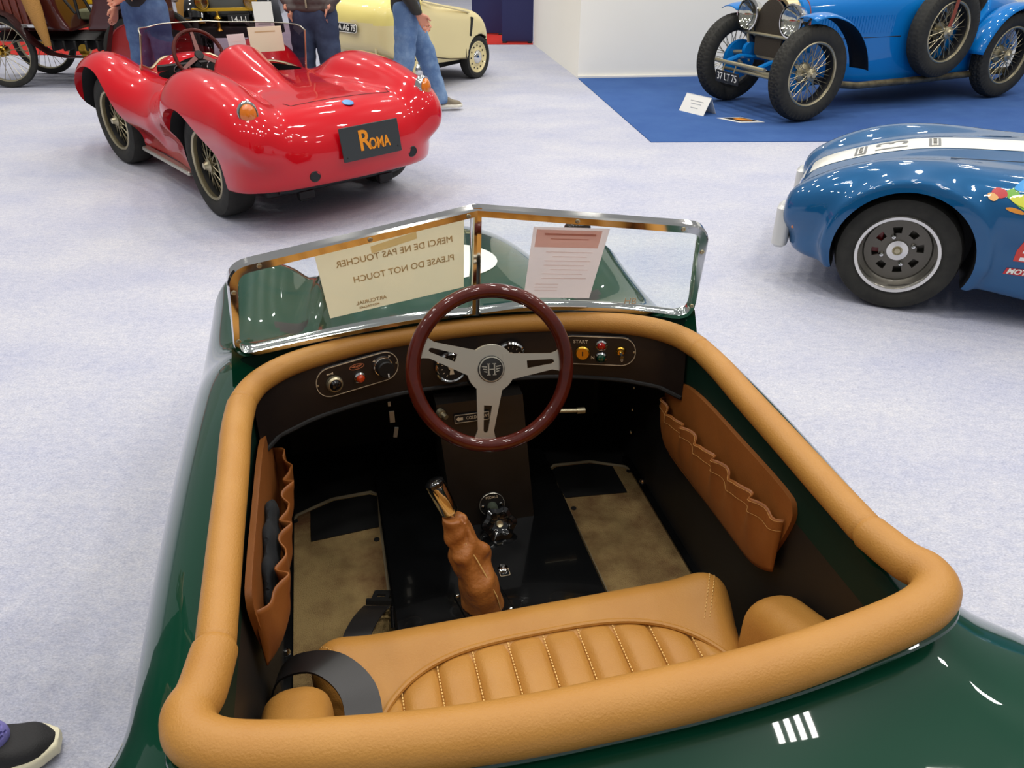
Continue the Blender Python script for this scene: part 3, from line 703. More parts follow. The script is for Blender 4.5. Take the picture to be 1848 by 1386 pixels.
# ---- steering wheel
SWC = Vector((0.016, -0.30, 0.712)); SU = Vector((0, 0.358, 0.934)).normalized()
SF = frame_mat(SWC, (1, 0, 0), SU)      # local z toward the driver
rimR = 0.1785
b = MB(); b.X = SF; b.tube([(rimR * math.cos(2 * math.pi * k / 72), rimR * math.sin(2 * math.pi * k / 72), 0) for k in range(72)], 0.0165, 16, True)
sw = b.build('steering_wheel', 'wood', green_car)
def spoke(ang):
    F = SF @ Matrix.Rotation(R(ang), 4, 'Z')
    w0, w1 = 0.032, 0.019; x0, x1 = 0.03, rimR - 0.015
    ol = [(x0, -w0), (x1 - 0.02, -w1), (x1 - 0.006, -w1 - 0.004), (x1 + 0.006, -w1 - 0.012), (x1 + 0.006, w1 + 0.012), (x1 - 0.006, w1 + 0.004), (x1 - 0.02, w1), (x0, w0)]
    h0, h1 = 0.085, x1 - 0.014; hw0, hw1 = 0.0095, 0.0055
    hole = [(h0, -hw0), (h1 - 0.005, -hw1), (h1, -hw1 * 0.5), (h1, hw1 * 0.5), (h1 - 0.005, hw1), (h0, hw0)]
    b = MB(); b.X = F @ Matrix.Translation((0, 0, -0.006)); b.prism(ol, 0.005, holes=[hole]); return b.build('spoke', 'brushed', sw)
M['brushed'] = mat('brushed_aluminium', (206, 200, 184), 0.33, 0.9, bump=(90, 0.05, 0.001))
for a in (0.5, 156, 260): spoke(a)
b = MB(); b.X = SF; b.lathe([(0, -0.0015), (0.056, -0.0015), (0.057, -0.003), (0.057, -0.008)], (0, 0, 0.0), (0, 0, 1), 36); b.build('hub_plate', 'brushed', sw)
b = MB(); b.X = SF; b.lathe([(0, 0.003), (0.026, 0.003), (0.031, 0.001), (0.031, -0.0015)], (0, 0, 0), (0, 0, 1), 32); hb = b.build('horn_cap', 'black', sw)
b = MB(); b.X = SF @ Matrix.Rotation(R(-3), 4, 'Z') @ Matrix.Translation((0, 0, 0.003))
b.lathe([(0.0265, 0.0), (0.0268, 0.0012), (0.029, 0.0008), (0.0295, -0.001)], (0, 0, 0), (0, 0, 1), 36)
for s in (-1, 1):
    b.box((s * 0.0068, 0, 0.0006), (0.0034, 0.026, 0.0014)); b.box((s * 0.0068, 0.0128, 0.0006), (0.0085, 0.0018, 0.0014)); b.box((s * 0.0068, -0.0128, 0.0006), (0.0085, 0.0018, 0.0014))
    for k, (l0, l1) in enumerate(((0.0105, 0.0225), (0.0105, 0.0205), (0.0105, 0.0180))):
        y = 0.0058 - 0.0058 * k; b.prism([(s * l0, y - 0.0015), (s * l1, y - 0.0003 + 0.0012), (s * l1 * 0.97, y + 0.0026), (s * l0, y + 0.0016)][::s], 0.0013)
b.box((0, 0, 0.0006), (0.012, 0.0024, 0.0014))
b.build('winged_letter_badge', 'satin', sw)
b = MB(); b.tube([SWC + Vector((0, 0.01, -0.004)), SWC + Vector((0, 0.10, -0.06)), SWC + Vector((0, 0.24, -0.17))], [0.024, 0.022, 0.020], 14); b.build('steering_column', 'black', green_car)

# ---- gear lever
b = MB(); b.X = Matrix.Translation((-0.05, -0.487, 0.168)) @ Matrix.Rotation(R(12), 4, 'Z'); b.rbox((0, 0, 0), (0.118, 0.112, 0.006), 0.008)
gl = b.build('gear_lever', 'black_gloss', green_car)
for x, y in ((-0.05, -0.047), (0.05, -0.047), (-0.05, 0.047), (0.05, 0.047)):
    b = MB(); b.X = Matrix.Translation((-0.05, -0.487, 0.171)) @ Matrix.Rotation(R(12), 4, 'Z'); b.lathe([(0, 0.004), (0.004, 0.003), (0.006, 0)], (x, y, 0), (0, 0, 1), 10); b.build('screw', 'chrome', gl)
ga, gb = Vector((-0.052, -0.495, 0.172)), Vector((-0.108, -0.45, 0.425))
def gaiter_f(x, y, z):
    px = [(-0.052, -0.49, 0.155), (-0.060, -0.492, 0.235), (-0.078, -0.470, 0.315), (-0.102, -0.452, 0.385), (-0.112, -0.446, 0.425)]
    rr = [0.050, 0.044, 0.041, 0.030, 0.0225]
    f = None
    for i in range(4):
        c = cap(x, y, z, px[i], px[i + 1], rr[i], rr[i + 1]); f = c if f is None else smin(f, c, 0.015)
    th = np.arctan2(y + 0.47, x + 0.085)
    f = f + 0.0034 * np.sin(72 * z + 1.0 * th + 2.0 * np.sin(2 * th)) * np.clip((z - 0.2) * 9, 0, 1) * np.clip((0.42 - z) * 25, 0, 1) + 0.0035 * np.sin(3 * th + 30 * z + 1.0)
    f = f + 0.004 * np.sin(55 * z + 60 * x - 40 * y + 2) * np.sin(38 * z - 70 * x + 1) * np.clip((z - 0.19) * 12, 0, 1) * np.clip((0.41 - z) * 12, 0, 1)
    f = f + 0.0022 * np.sin(120 * z - 3 * th + 1.3) * np.clip((z - 0.22) * 9, 0, 1)
    return np.maximum(f, np.maximum(0.170 - z, z - 0.425))
solid('gaiter', gaiter_f, (-0.17, -0.58, 0.15), (0.03, -0.38, 0.45), 0.0042, 'tan_gaiter', gl, sharp=60)
b = MB(); b.tube([(-0.017, -0.525, 0.178), (-0.026, -0.534, 0.23), (-0.045, -0.520, 0.28), (-0.066, -0.505, 0.33), (-0.088, -0.487, 0.37)], 0.0014, 6); b.build('gaiter_seam', 'thread', gl)
ax = (Vector((-0.147, -0.42, 0.515)) - Vector((-0.112, -0.446, 0.425))).normalized()
h0 = Vector((-0.112, -0.446, 0.425)) + ax * 0.008
b = MB(); b.lathe([(0.008, -0.03), (0.008, 0.0), (0.0205, 0.001), (0.0215, 0.006), (0.0225, 0.072), (0.0215, 0.078)], h0, ax, 24); b.build('gear_handle', 'chrome', gl)
b = MB(); b.lathe([(0.0223, 0.076), (0.0225, 0.084), (0.016, 0.089), (0, 0.090)], h0, ax, 24); b.build('handle_cap', 'black_gloss', gl)

# ---- door panels with ruffled pockets
def door(sx, bulge):
    X0 = sx * 0.516
    ol = [(-0.18, 0.545), (-0.24, 0.575), (-0.365, 0.602), (-0.55, 0.612), (-0.74, 0.618), (-0.785, 0.602), (-0.785, 0.55), (-0.745, 0.43), (-0.70, 0.388), (-0.66, 0.375), (-0.30, 0.348), (-0.225, 0.360), (-0.19, 0.42)]
    ol = [(p.x, p.y) for p in spline([(q[0], q[1], 0) for q in ol], 3, True)]
    b = MB(); b.prism(ol, 0.012, (X0 + (0.012 if sx > 0 else -0.0), 0, 0), (0, 1, 0), (0, 0, 1)) if sx < 0 else b.prism(ol, 0.012, (X0, 0, 0), (0, 1, 0), (0, 0, 1))
    d = b.build('door_panel', 'tan_dark', green_car, 50)
    nu, nv = 72, 14
    def pt(u, v):
        y = -0.185 - 0.592 * u
        zb = 0.356 + 0.025 * u + 0.045 * max(0, (u - 0.82) / 0.18) ** 2 + 0.05 * max(0, (0.12 - u) / 0.12) ** 2
        zt = 0.490 + 0.082 * u + 0.006 * math.sin(u * 44) + 0.005 * math.sin(u * 23 + 1)
        z = zb + (zt - zb) * v
        e = min(1, min(u, 1 - u) / 0.10); e = e * (2 - e)
        bl = bulge * e * (math.sin(math.pi * min(v, 0.62) / 1.24) ** 0.8) + 0.006
        bl += e * v ** 2 * (0.010 * math.sin(u * 44 + 0.8) + 0.005 * math.sin(u * 67))
        return (X0 - sx * max(bl, 0.002), y, z)
    b = MB(); b.grid(pt, nu, nv); o = b.build('door_pocket', 'tan_dark', d, 60, fix=False)
    md = o.modifiers.new('thick', 'SOLIDIFY'); md.thickness = 0.003
    b = MB(); b.tube([Vector(pt(i / 71, 0.97)) - Vector((sx * 0.002, 0, 0)) for i in range(72)], 0.0007, 5); b.tube([Vector(pt(i / 71, 0.80)) - Vector((sx * 0.002, 0, 0)) for i in range(72)], 0.0006, 5); b.build('pocket_stitching', 'thread_dark', d)
    return d
door(1, 0.022); door(-1, 0.044)
# dark cloth stuffed in the left pocket
def cloth_f(x, y, z):
    return ell(x, y, z, (-0.494, -0.56, 0.505), (0.014, 0.15, 0.06)) + 0.004 * np.sin(70 * y) * np.sin(60 * z)
o = solid('pocket_cloth', cloth_f, (-0.52, -0.75, 0.45), (-0.44, -0.35, 0.62), 0.008, mat('dark_blue_cloth', (18, 22, 26), 0.9), None)
o.location = (GX, GY, 0); o.rotation_euler = (0, 0, R(GYAW)); tag(o, 'crumpled dark cloth stuffed in the left door pocket of the green car', 'cloth')

# ---- seat
def seat_hw(y): return ip(y, [(-1.10, 0.37), (-0.95, 0.395), (-0.80, 0.435), (-0.70, 0.458), (-0.60, 0.462)])
def seat_f(x, y, z):
    hw = seat_hw(y)
    top = 0.325 + 0.018 * np.exp(-((y + 0.70) / 0.06) ** 2) + 0.012 * np.exp(-((np.abs(x - 0.01) - hw + 0.05) / 0.05) ** 2) - 0.02 * np.clip((np.sqrt(((x - 0.02) / 0.40) ** 2 + ((y + 1.05) / 0.31) ** 2) < 1) * 1.0, 0, 1) * 0
    f = smax(z - top, np.abs(x - 0.01) - hw, 0.07)
    f = smax(f, y + 0.632, 0.08); f = np.maximum(f, -1.12 - y); return np.maximum(f, 0.112 - z)
seat = solid('seat_cushion', seat_f, (-0.52, -1.16, 0.09), (0.54, -0.58, 0.37), 0.0105, 'tan', green_car, sharp=60)
def arc_y(x):           # front end of the fluted field
    t = min(1.0, abs(x - 0.022) / 0.372); return -1.00 + 0.255 * (1 - t ** 3.2) ** (1 / 2.0)
xs = [-0.348 + 0.0742 * k for k in range(11)]
for k in range(10):
    x0, x1 = xs[k], xs[k + 1]
    def pt(u, v, x0=x0, x1=x1):
        x = x0 + (x1 - x0) * u; y0, y1 = arc_y(x) - 0.004, -1.11
        y = y0 + (y1 - y0) * v
        zb = 0.331
        return (x, y, zb + 0.020 * math.sqrt(max(0.0, 1 - (2 * u - 1) ** 2)) ** 0.8 * min(1, (v * (y0 - y1) / 0.03 + 0.3)) - 0.004)
    b = MB(); b.grid(pt, 9, 12); b.build('flute', 'tan', seat, 80, fix=False)
    if k:
        b = MB(); y0 = arc_y(x0) - 0.006; L_ = 1.10 + y0; n = int(L_ / 0.0075)
        for i in range(n): b.box((x0, y0 - 0.0075 * (i + 0.5), 0.3335), (0.0022, 0.005, 0.002))
        b.build('stitching', 'thread', seat, None, False)
P = [Vector((-0.352 + 0.748 * i / 60, arc_y(-0.352 + 0.748 * i / 60), 0.337)) for i in range(61)]
P = [Vector((-0.350, -1.10, 0.334))] + P + [Vector((0.394, -1.10, 0.334))]
b = MB(); b.tube(P, 0.0062, 8); b.build('piping', 'tan', seat)
for s, xa, ya, xb, yb in ((1, 0.37, -0.79, 0.448, -0.655), (-1, -0.335, -0.80, -0.43, -0.675)):
    for off in (-0.006, 0.006):
        b = MB(); A, B_ = Vector((xa + off, ya, 0)), Vector((xb + off, yb, 0)); n = 18
        for i in range(n):
            p = A.lerp(B_, (i + 0.3) / n); q = A.lerp(B_, (i + 0.85) / n)
            zz = []
            for w_ in (p, q):
                lo, hi = 0.2, 0.4
                for _ in range(22):
                    mid = (lo + hi) / 2
                    if seat_f(np.array([w_.x]), np.array([w_.y]), np.array([mid]))[0] < 0: lo = mid
                    else: hi = mid
                zz.append(hi)
            b.cyl((p.x, p.y, zz[0] + 0.0005), (q.x, q.y, zz[1] + 0.0005), 0.0011, 5)
        b.build('stitching', 'thread', seat, None, False)
# wrap-round back rest: band following the tail of the cockpit
def rest_f(x, y, z):
    a = np.abs(x - 0.005)
    outer = smax(a - 0.522, -1.155 + 0.14 * a ** 2 - y, 0.12)
    inner = smax(a - 0.402, -1.075 - y, 0.12)
    top = 0.445 + 0.0 * x + 0.09 * np.clip((-0.84 - y) / 0.22, 0, 1)
    f = smax(outer, -inner, 0.05)
    f = smax(f, z - top, 0.06); f = smax(f, y + 0.83, 0.05)
    return np.maximum(f, 0.112 - z)
solid('back_rest', rest_f, (-0.56, -1.2, 0.09), (0.57, -0.75, 0.56), 0.014, 'tan', green_car, sharp=60)
# ---- seat belt
def ribbon(name, ctr, wdir, w, m, parent, th=0.002, n=6):
    P = spline(ctr, n); Wd = spline(wdir, n); b = MB(); N = len(P)
    vs = []
    for i in range(N):
        d = Wd[i].normalized(); t = (P[min(i + 1, N - 1)] - P[max(i - 1, 0)]).normalized(); nn = t.cross(d).normalized() * th
        vs += [P[i] - d * w / 2 - nn, P[i] + d * w / 2 - nn, P[i] + d * w / 2 + nn, P[i] - d * w / 2 + nn]
    fs = [(0, 1, 2, 3), tuple(4 * (N - 1) + k for k in (3, 2, 1, 0))]
    for i in range(N - 1):
        for k in range(4): fs.append((4 * i + k, 4 * i + (k + 1) % 4, 4 * i + 4 + (k + 1) % 4, 4 * i + 4 + k))
    b.add(vs, fs); return b.build(name, m, parent, 50)
sb = ribbon('seat_belt', [(-0.518, -0.735, 0.24), (-0.513, -0.735, 0.31), (-0.478, -0.745, 0.372), (-0.405, -0.785, 0.412), (-0.352, -0.85, 0.405), (-0.345, -0.93, 0.38), (-0.345, -1.0, 0.34)],
            [(-0.2, -0.95, -0.1), (-0.2, -0.95, 0), (-0.45, -0.85, 0.1), (-0.75, -0.6, 0.12), (-0.95, -0.3, 0.1), (-1, -0.05, 0.05), (-1, 0, 0)], 0.066, 'belt', green_car)
ribbon('belt_strap', [(-0.368, -0.70, 0.20), (-0.358, -0.60, 0.235), (-0.335, -0.52, 0.215), (-0.305, -0.435, 0.165)],
       [(1, 0, 0), (1, -0.1, 0), (1, -0.2, 0), (1, -0.25, 0)], 0.062, 'belt', sb)
b = MB(); b.X = Matrix.Translation((-0.292, -0.395, 0.150)) @ Matrix.Rotation(R(-15), 4, 'Z') @ Matrix.Rotation(R(-20), 4, 'X')
b.prism(rrect(0.042, 0.058, 0.006), 0.006, holes=[rrect(0.022, 0.014, 0.003)]); b.box((0, -0.028, 0.003), (0.062, 0.012, 0.012)); b.build('belt_tongue', 'black', sb)
b = MB(); b.tube([(-0.268, -0.44, 0.155), (-0.272, -0.50, 0.148)], 0.008, 8); b.build('belt_clip', 'black_gloss', sb)

# ---- windscreen
WS = {'bl': Vector((-0.556, -0.125, 0.722)), 'bc': Vector((0.026, -0.050, 0.738)), 'tc': Vector((0.030, -0.090, 1.026)), 'tl': Vector((-0.532, -0.150, 0.958)), 'tr': Vector((0.594, -0.150, 0.958)), 'br': Vector((0.592, -0.125, 0.690))}
def round_path(pts, rad, n=5):
    out = []; N = len(pts)
    for i in range(N):
        p, a, c = pts[i], pts[i - 1], pts[(i + 1) % N]; r = rad[i]
        if r == 0: out.append(p); continue
        d0 = (a - p).normalized(); d1 = (c - p).normalized(); p0, p1 = p + d0 * r, p + d1 * r
        for k in range(n + 1):
            t = k / n; out.append(p0 * (1 - t) ** 2 + p * 2 * t * (1 - t) + p1 * t * t)
    return out
def sweep_rect(path, nrm, w, d):
    """closed loop, section: w inward in the plane, d along nrm"""
    N = len(path); c = sum(path, Vector()) / N; nrm = Vector(nrm).normalized(); b = MB(); vs = []
    for i in range(N):
        t = (path[(i + 1) % N] - path[i - 1]).normalized(); inn = nrm.cross(t).normalized()
        if inn.dot(c - path[i]) < 0: inn = -inn
        ch = w * 0.18
        sec = [(0, -d / 2 + ch), (0, d / 2 - ch), (ch, d / 2), (w - ch * 0.5, d / 2), (w, d / 2 - ch), (w, -d / 2 + ch), (w - ch * 0.5, -d / 2), (ch, -d / 2)]
        kz = min(1, max(0.58, (path[i].z - 0.73) / 0.06)) if path[i].z < 0.79 else 1.0
        vs += [path[i] + inn * q[0] * kz + nrm * q[1] for q in sec]
    fs = []
    for i in range(N):
        j = (i + 1) % N
        for k in range(8): fs.append((i * 8 + k, i * 8 + (k + 1) % 8, j * 8 + (k + 1) % 8, j * 8 + k))
    b.add(vs, fs); return b
def pane_loop(side):
    if side < 0:
        bl, bc, tc, tl = WS['bl'], WS['bc'], WS['tc'], WS['tl']
        mid = [bl.lerp(bc, 0.33) + Vector((0, 0.012, 0.001)), bl.lerp(bc, 0.66) + Vector((0, 0.012, 0.003))]
        pts = [tc, tl, bl] + mid + [bc]; rad = [0.0, 0.05, 0.045, 0.08, 0.08, 0.0]
    else:
        br, bc, tc, tr = WS['br'], WS['bc'], WS['tc'], WS['tr']
        mid = [bc.lerp(br, 0.34) + Vector((0, 0.012, 0.014)), bc.lerp(br, 0.67) + Vector((0, 0.014, 0.014))]
        pts = [bc] + mid + [br, tr, tc]; rad = [0.0, 0.08, 0.09, 0.055, 0.05, 0.0]
    return round_path(pts, rad, 6)
nl = (WS['bl'] - WS['tc']).cross(WS['bc'] - WS['tc']).normalized(); nl = nl if nl.y < 0 else -nl
nr = (WS['br'] - WS['tc']).cross(WS['bc'] - WS['tc']).normalized(); nr = nr if nr.y < 0 else -nr
ll, lr = pane_loop(-1), pane_loop(1)
wsf = sweep_rect(ll, nl, 0.024, 0.032).build('windscreen', 'chrome', green_car, 30)
sweep_rect(lr, nr, 0.024, 0.032).build('windscreen_frame', 'chrome', wsf, 30)
b = MB(); b.tube([WS['bc'] + Vector((0, -0.004, -0.004)), WS['tc'] + Vector((0, -0.004, 0.0))], 0.0145, 4, flat=0.8, up=(0.7, 0.7, 0)); b.build('centre_post', 'chrome', wsf, 20)
for lp in (ll, lr):
    b = MB(); c = sum(lp, Vector()) / len(lp); n_ = nl if lp is ll else nr
    q = [p.lerp(c, 0.03) for p in lp]; m_ = len(q)
    b.add([p - n_ * 0.002 for p in q] + [p + n_ * 0.002 for p in q], [list(range(m_)), [m_ + i for i in range(m_)][::-1]] + [(i, (i + 1) % m_, m_ + (i + 1) % m_, m_ + i) for i in range(m_)])
    b.build('glass_pane', 'glass', wsf, None, False)
def screw_at(p, n_):
    b = MB(); b.lathe([(0, 0.0015), (0.0035, 0.002), (0.0055, 0.001), (0.006, 0)], p, n_, 12); s_ = b.build('frame_screw', 'nickel', wsf)
    return s_
for A, B_, ts, n_ in ((WS['tl'], WS['tc'], (0.12, 0.55, 0.955), nl), (WS['tc'], WS['tr'], (0.42, 0.88), nr), (WS['tl'], WS['bl'], (0.25, 0.78), nl), (WS['tr'], WS['br'], (0.25, 0.82), nr)):
    c = (A + B_) / 2; cen = (WS['tc'] + (WS['bl'] if n_ is nl else WS['br'])) / 2
    for t in ts:
        p = A.lerp(B_, t); inn = (cen - c); dd = (B_ - A).normalized(); inn = (inn - dd * inn.dot(dd)).normalized()
        screw_at(p + inn * 0.012 + n_ * 0.0162, n_)
screw_at(WS['bc'].lerp(WS['tc'], 0.17) + Vector((0, -0.016, 0)), (nl + nr) / 2)
# lower mounting strip, dark green
st = ll[13:] + [] 
bot = [WS['bl'] + Vector((0.012, 0.0, -0.010)), WS['bl'].lerp(WS['bc'], 0.33) + Vector((0, 0.012, -0.012)), WS['bl'].lerp(WS['bc'], 0.66) + Vector((0, 0.012, -0.010)), WS['bc'] + Vector((0, 0.006, -0.012)), WS['bc'].lerp(WS['br'], 0.34) + Vector((0, 0.012, -0.002)), WS['bc'].lerp(WS['br'], 0.67) + Vector((0, 0.014, -0.0)), WS['br'] + Vector((-0.02, 0.0, -0.006))]
bp_ = spline([tuple(p) for p in bot], 8)
b = MB(); vs = []; fs = []
for p in bp_: vs += [p + Vector((0, -0.006, 0.006)), p + Vector((0, 0.014, 0.006)), p + Vector((0, 0.035, -0.06)), p + Vector((0, 0.004, -0.06))]
for i in range(len(bp_) - 1):
    for k in range(4): fs.append((4 * i + k, 4 * i + (k + 1) % 4, 4 * i + 4 + (k + 1) % 4, 4 * i + 4 + k))
fs += [(0, 1, 2, 3), tuple(4 * (len(bp_) - 1) + k for k in (3, 2, 1, 0))]
b.add(vs, fs); b.build('scuttle_strip', 'green_trim', green_car)
# side brackets carrying the frame
for s, p in ((-1, WS['bl']), (1, WS['br'])):
    b = MB(); q = [p + Vector((0.0, -0.012, 0.03)), p + Vector((-s * 0.05, 0.02, 0.0)), p + Vector((-s * 0.035, -0.005, -0.075)), p + Vector((s * 0.016, -0.03, -0.085)), p + Vector((s * 0.008, -0.02, -0.02))]
    off = Vector((0, 0.035, 0)); m_ = 5
    b.add(q + [v + off for v in q], [(0, 1, 2, 3, 4), (9, 8, 7, 6, 5)] + [(i, (i + 1) % 5, 5 + (i + 1) % 5, 5 + i) for i in range(5)])
    b.build('windscreen_bracket', 'green', green_car)
text('lettering', 'HB', 0.026, frame_mat(WS['bc'].lerp(WS['br'], 0.70) + Vector((0, -0.006, 0.046)), (WS['br'] - WS['bc']), (0, -0.1, 1)), 'print', wsf, 0.0003)

# ---- papers on the windscreen (separate things)
GM = Matrix.Translation((GX, GY, 0)) @ Matrix.Rotation(R(GYAW), 4, 'Z')
def paper(name, corners, m, label, off=0.004):
    """corners in car coordinates: tl, tr, br, bl as seen by the driver"""
    c = [Vector(p) for p in corners]; n_ = (c[1] - c[0]).cross(c[3] - c[0]).normalized(); n_ = n_ if n_.y < 0 else -n_
    o = c[3]; e = empty(name, label, 'paper', GM @ o, GYAW)
    q = [v - o for v in c]; b = MB(); nu = 8
    vs = []; 
    for k in (0, 1):
        for i in range(nu + 1):
            for j in (0, 1):
                u = i / nu; top = q[0].lerp(q[1], u); bo = q[3].lerp(q[2], u); vs.append((top if j else bo) + n_ * (0.0006 * k ))
    fs = []; h_ = 2 * (nu + 1)
    for i in range(nu): fs += [(2 * i, 2 * i + 2, 2 * i + 3, 2 * i + 1), (h_ + 2 * i + 1, h_ + 2 * i + 3, h_ + 2 * i + 2, h_ + 2 * i), (2 * i + 1, 2 * i + 3, h_ + 2 * i + 3, h_ + 2 * i + 1), (2 * i, h_ + 2 * i, h_ + 2 * i + 2, 2 * i + 2)]
    fs += [(0, 1, h_ + 1, h_), (2 * nu, h_ + 2 * nu, h_ + 2 * nu + 1, 2 * nu + 1)]
    b.add(vs, fs); b.build('sheet', m, e, None, False)
    ex = (q[1] - q[0]); ey = q[0] - q[3]
    return e, q, n_
def paper_text(e, q, n_, u, v, body, size, m='faint_ink', mirror=True, sx=1.0):
    ex = q[1].lerp(q[2], 1 - v) - q[0].lerp(q[3], 1 - v); p = q[3].lerp(q[2], u).lerp(q[0].lerp(q[1], u), v) + n_ * 0.0003
    ez = n_; F_ = frame_mat(p, ex, n_.cross(ex))
    return text('lettering', body, size, F_, m, e, 0.0009, mirror, sx=sx)
M['paper_cream'] = paper_mat('cream_paper', (252, 244, 226), 0.7)
M['paper_pink'] = paper_mat('pale_paper', (250, 240, 240), 0.7)
M['paper_band'] = paper_mat('pink_band_print', (250, 226, 218), 0.75)
M['faint_ink'] = paper_mat('faint_ink', (226, 206, 172), 0.7)
M['faint_ink2'] = paper_mat('faint_rose_ink', (252, 240, 238), 0.8)
offl = -nl * 0.0
def onpane(px, side):
    return px
# windscreen plane helper: point with given x,z on the left or right pane, just behind the glass
def pane_pt(x, z, side, off):
    n_ = nl if side < 0 else nr; p0 = WS['tc']
    y = p0.y - (n_.x * (x - p0.x) + n_.z * (z - p0.z)) / n_.y
    return Vector((x, y, z)) + n_ * off
e, q, n_ = paper('notice_sheet', [pane_pt(-0.345, 0.968, -1, -0.016), pane_pt(0.005, 1.004, -1, -0.016), pane_pt(0.003, 0.805, -1, -0.016), pane_pt(-0.328, 0.775, -1, -0.016)], 'paper_cream', 'cream do-not-touch notice sheet on the left windscreen pane of the green car')
paper_text(e, q, n_, 0.52, 0.70, 'MERCI DE NE PAS TOUCHER', 0.0235, sx=0.93)
paper_text(e, q, n_, 0.57, 0.45, 'PLEASE DO NOT TOUCH', 0.0235, sx=0.93)
paper_text(e, q, n_, 0.31, 0.12, 'ARTCURIAL', 0.014); paper_text(e, q, n_, 0.29, 0.05, 'MOTORCARS', 0.008)
b = MB(); u0 = q[3].lerp(q[2], 0.36).lerp(q[0].lerp(q[1], 0.36), 0.84); u1 = q[3].lerp(q[2], 0.67).lerp(q[0].lerp(q[1], 0.67), 0.90); dn = (q[3] - q[0]).normalized() * 0.018
b.add([u0 + n_ * 0.0012, u1 + n_ * 0.0012, u1 + dn + n_ * 0.0012, u0 + dn + n_ * 0.0012, u0 + n_ * 0.0004, u1 + n_ * 0.0004, u1 + dn + n_ * 0.0004, u0 + dn + n_ * 0.0004], [(0, 1, 2, 3), (7, 6, 5, 4), (0, 4, 5, 1), (1, 5, 6, 2), (2, 6, 7, 3), (3, 7, 4, 0)])
b.build('tape_strip', paper_mat('brown_tape', (252, 240, 214), 0.8), e, None, False)
e, q, n_ = paper('description_sheet', [pane_pt(0.166, 0.962, 1, -0.014), pane_pt(0.350, 0.950, 1, -0.014), pane_pt(0.318, 0.756, 1, -0.014), pane_pt(0.150, 0.765, 1, -0.014)], 'paper_pink', 'pale description sheet with a pink heading band on the right windscreen pane')
def strip(e, q, n_, u0, v0, u1, v1, m, name, off=0.0035):
    f = lambda u, v: q[3].lerp(q[2], u).lerp(q[0].lerp(q[1], u), v)
    P = [f(u0, v0), f(u1, v0), f(u1, v1), f(u0, v1)]
    off = 0.0012 + (off - 0.0042) * 0.8; b = MB(); b.add([p + n_ * off for p in P] + [p + n_ * (off - 0.0008) for p in P], [(0, 1, 2, 3), (7, 6, 5, 4), (0, 4, 5, 1), (1, 5, 6, 2), (2, 6, 7, 3), (3, 7, 4, 0)]); return b.build(name, m, e, None, False)
strip(e, q, n_, 0.05, 0.73, 0.91, 0.965, 'paper_band', 'heading_band', 0.0042)
M['faint_ink3'] = paper_mat('faint_band_ink', (240, 208, 198), 0.75)
for body, v, sz in (('HENLEY ROADSTER', 0.905, 0.016), ('ELECTRIC JUNIOR', 0.84, 0.009)): pass
for k in range(7):
    v = 0.66 - 0.062 * k; strip(e, q, n_, 0.22 + 0.1 * (k % 3 == 1), v, 0.86 - 0.07 * (k % 2), v + 0.008, 'faint_ink2', 'text_line', 0.0042)
strip(e, q, n_, 0.16, 0.895, 0.84, 0.92, 'faint_ink3', 'heading_line', 0.005); strip(e, q, n_, 0.25, 0.84, 0.76, 0.852, 'faint_ink3', 'heading_line', 0.005)
for k in range(3): strip(e, q, n_, 0.14, 0.20 - 0.045 * k, 0.48, 0.207 - 0.045 * k, 'faint_ink2', 'text_line', 0.0042)
# ================================================================== WHEELS
def tyre_mb(c, out, Rr, rr, wd, n=56, tread=None):
    """rounded tyre, axis = out; tread = (blocks, depth)"""
    b = MB(); A = Vector(out).normalized(); Z = Vector((0, 0, 1)); e1 = A.cross(Z).normalized(); e2 = A.cross(e1); O = Vector(c)
    prof = [(rr - 0.004, -0.34), (rr + 0.004, -0.42), (rr + (Rr - rr) * 0.45, -0.5), (Rr - (Rr - rr) * 0.14, -0.44)]
    tr = [-0.36, -0.27, -0.18, -0.09, 0.0, 0.09, 0.18, 0.27, 0.36]
    nt = len(tr); prof = prof + [(None, t) for t in tr] + [(Rr - (Rr - rr) * 0.14, 0.44), (rr + (Rr - rr) * 0.45, 0.5), (rr + 0.004, 0.42), (rr - 0.004, 0.34)]
    if tread: n = tread[0] * 4
    vs = []; m = len(prof)
    for k in range(n):
        a = 2 * math.pi * k / n; d = e1 * math.cos(a) + e2 * math.sin(a); ti = 0
        for r, h in prof:
            if r is None:
                r = Rr - 0.35 * (Rr - rr) * (abs(h) / 0.44) ** 3 * 0.4
                if tread and (((k + (2 if ti % 2 else 0)) % 4) < 1 or ti in (2, 6) and tread[2]): r -= tread[1]
                ti += 1
            vs.append(O + d * r + A * (h * wd))
    fs = []
    for k in range(n):
        k2 = (k + 1) % n
        for i in range(m): j = (i + 1) % m; fs.append((k * m + i, k2 * m + i, k2 * m + j, k * m + j))
    return b.add(vs, fs)
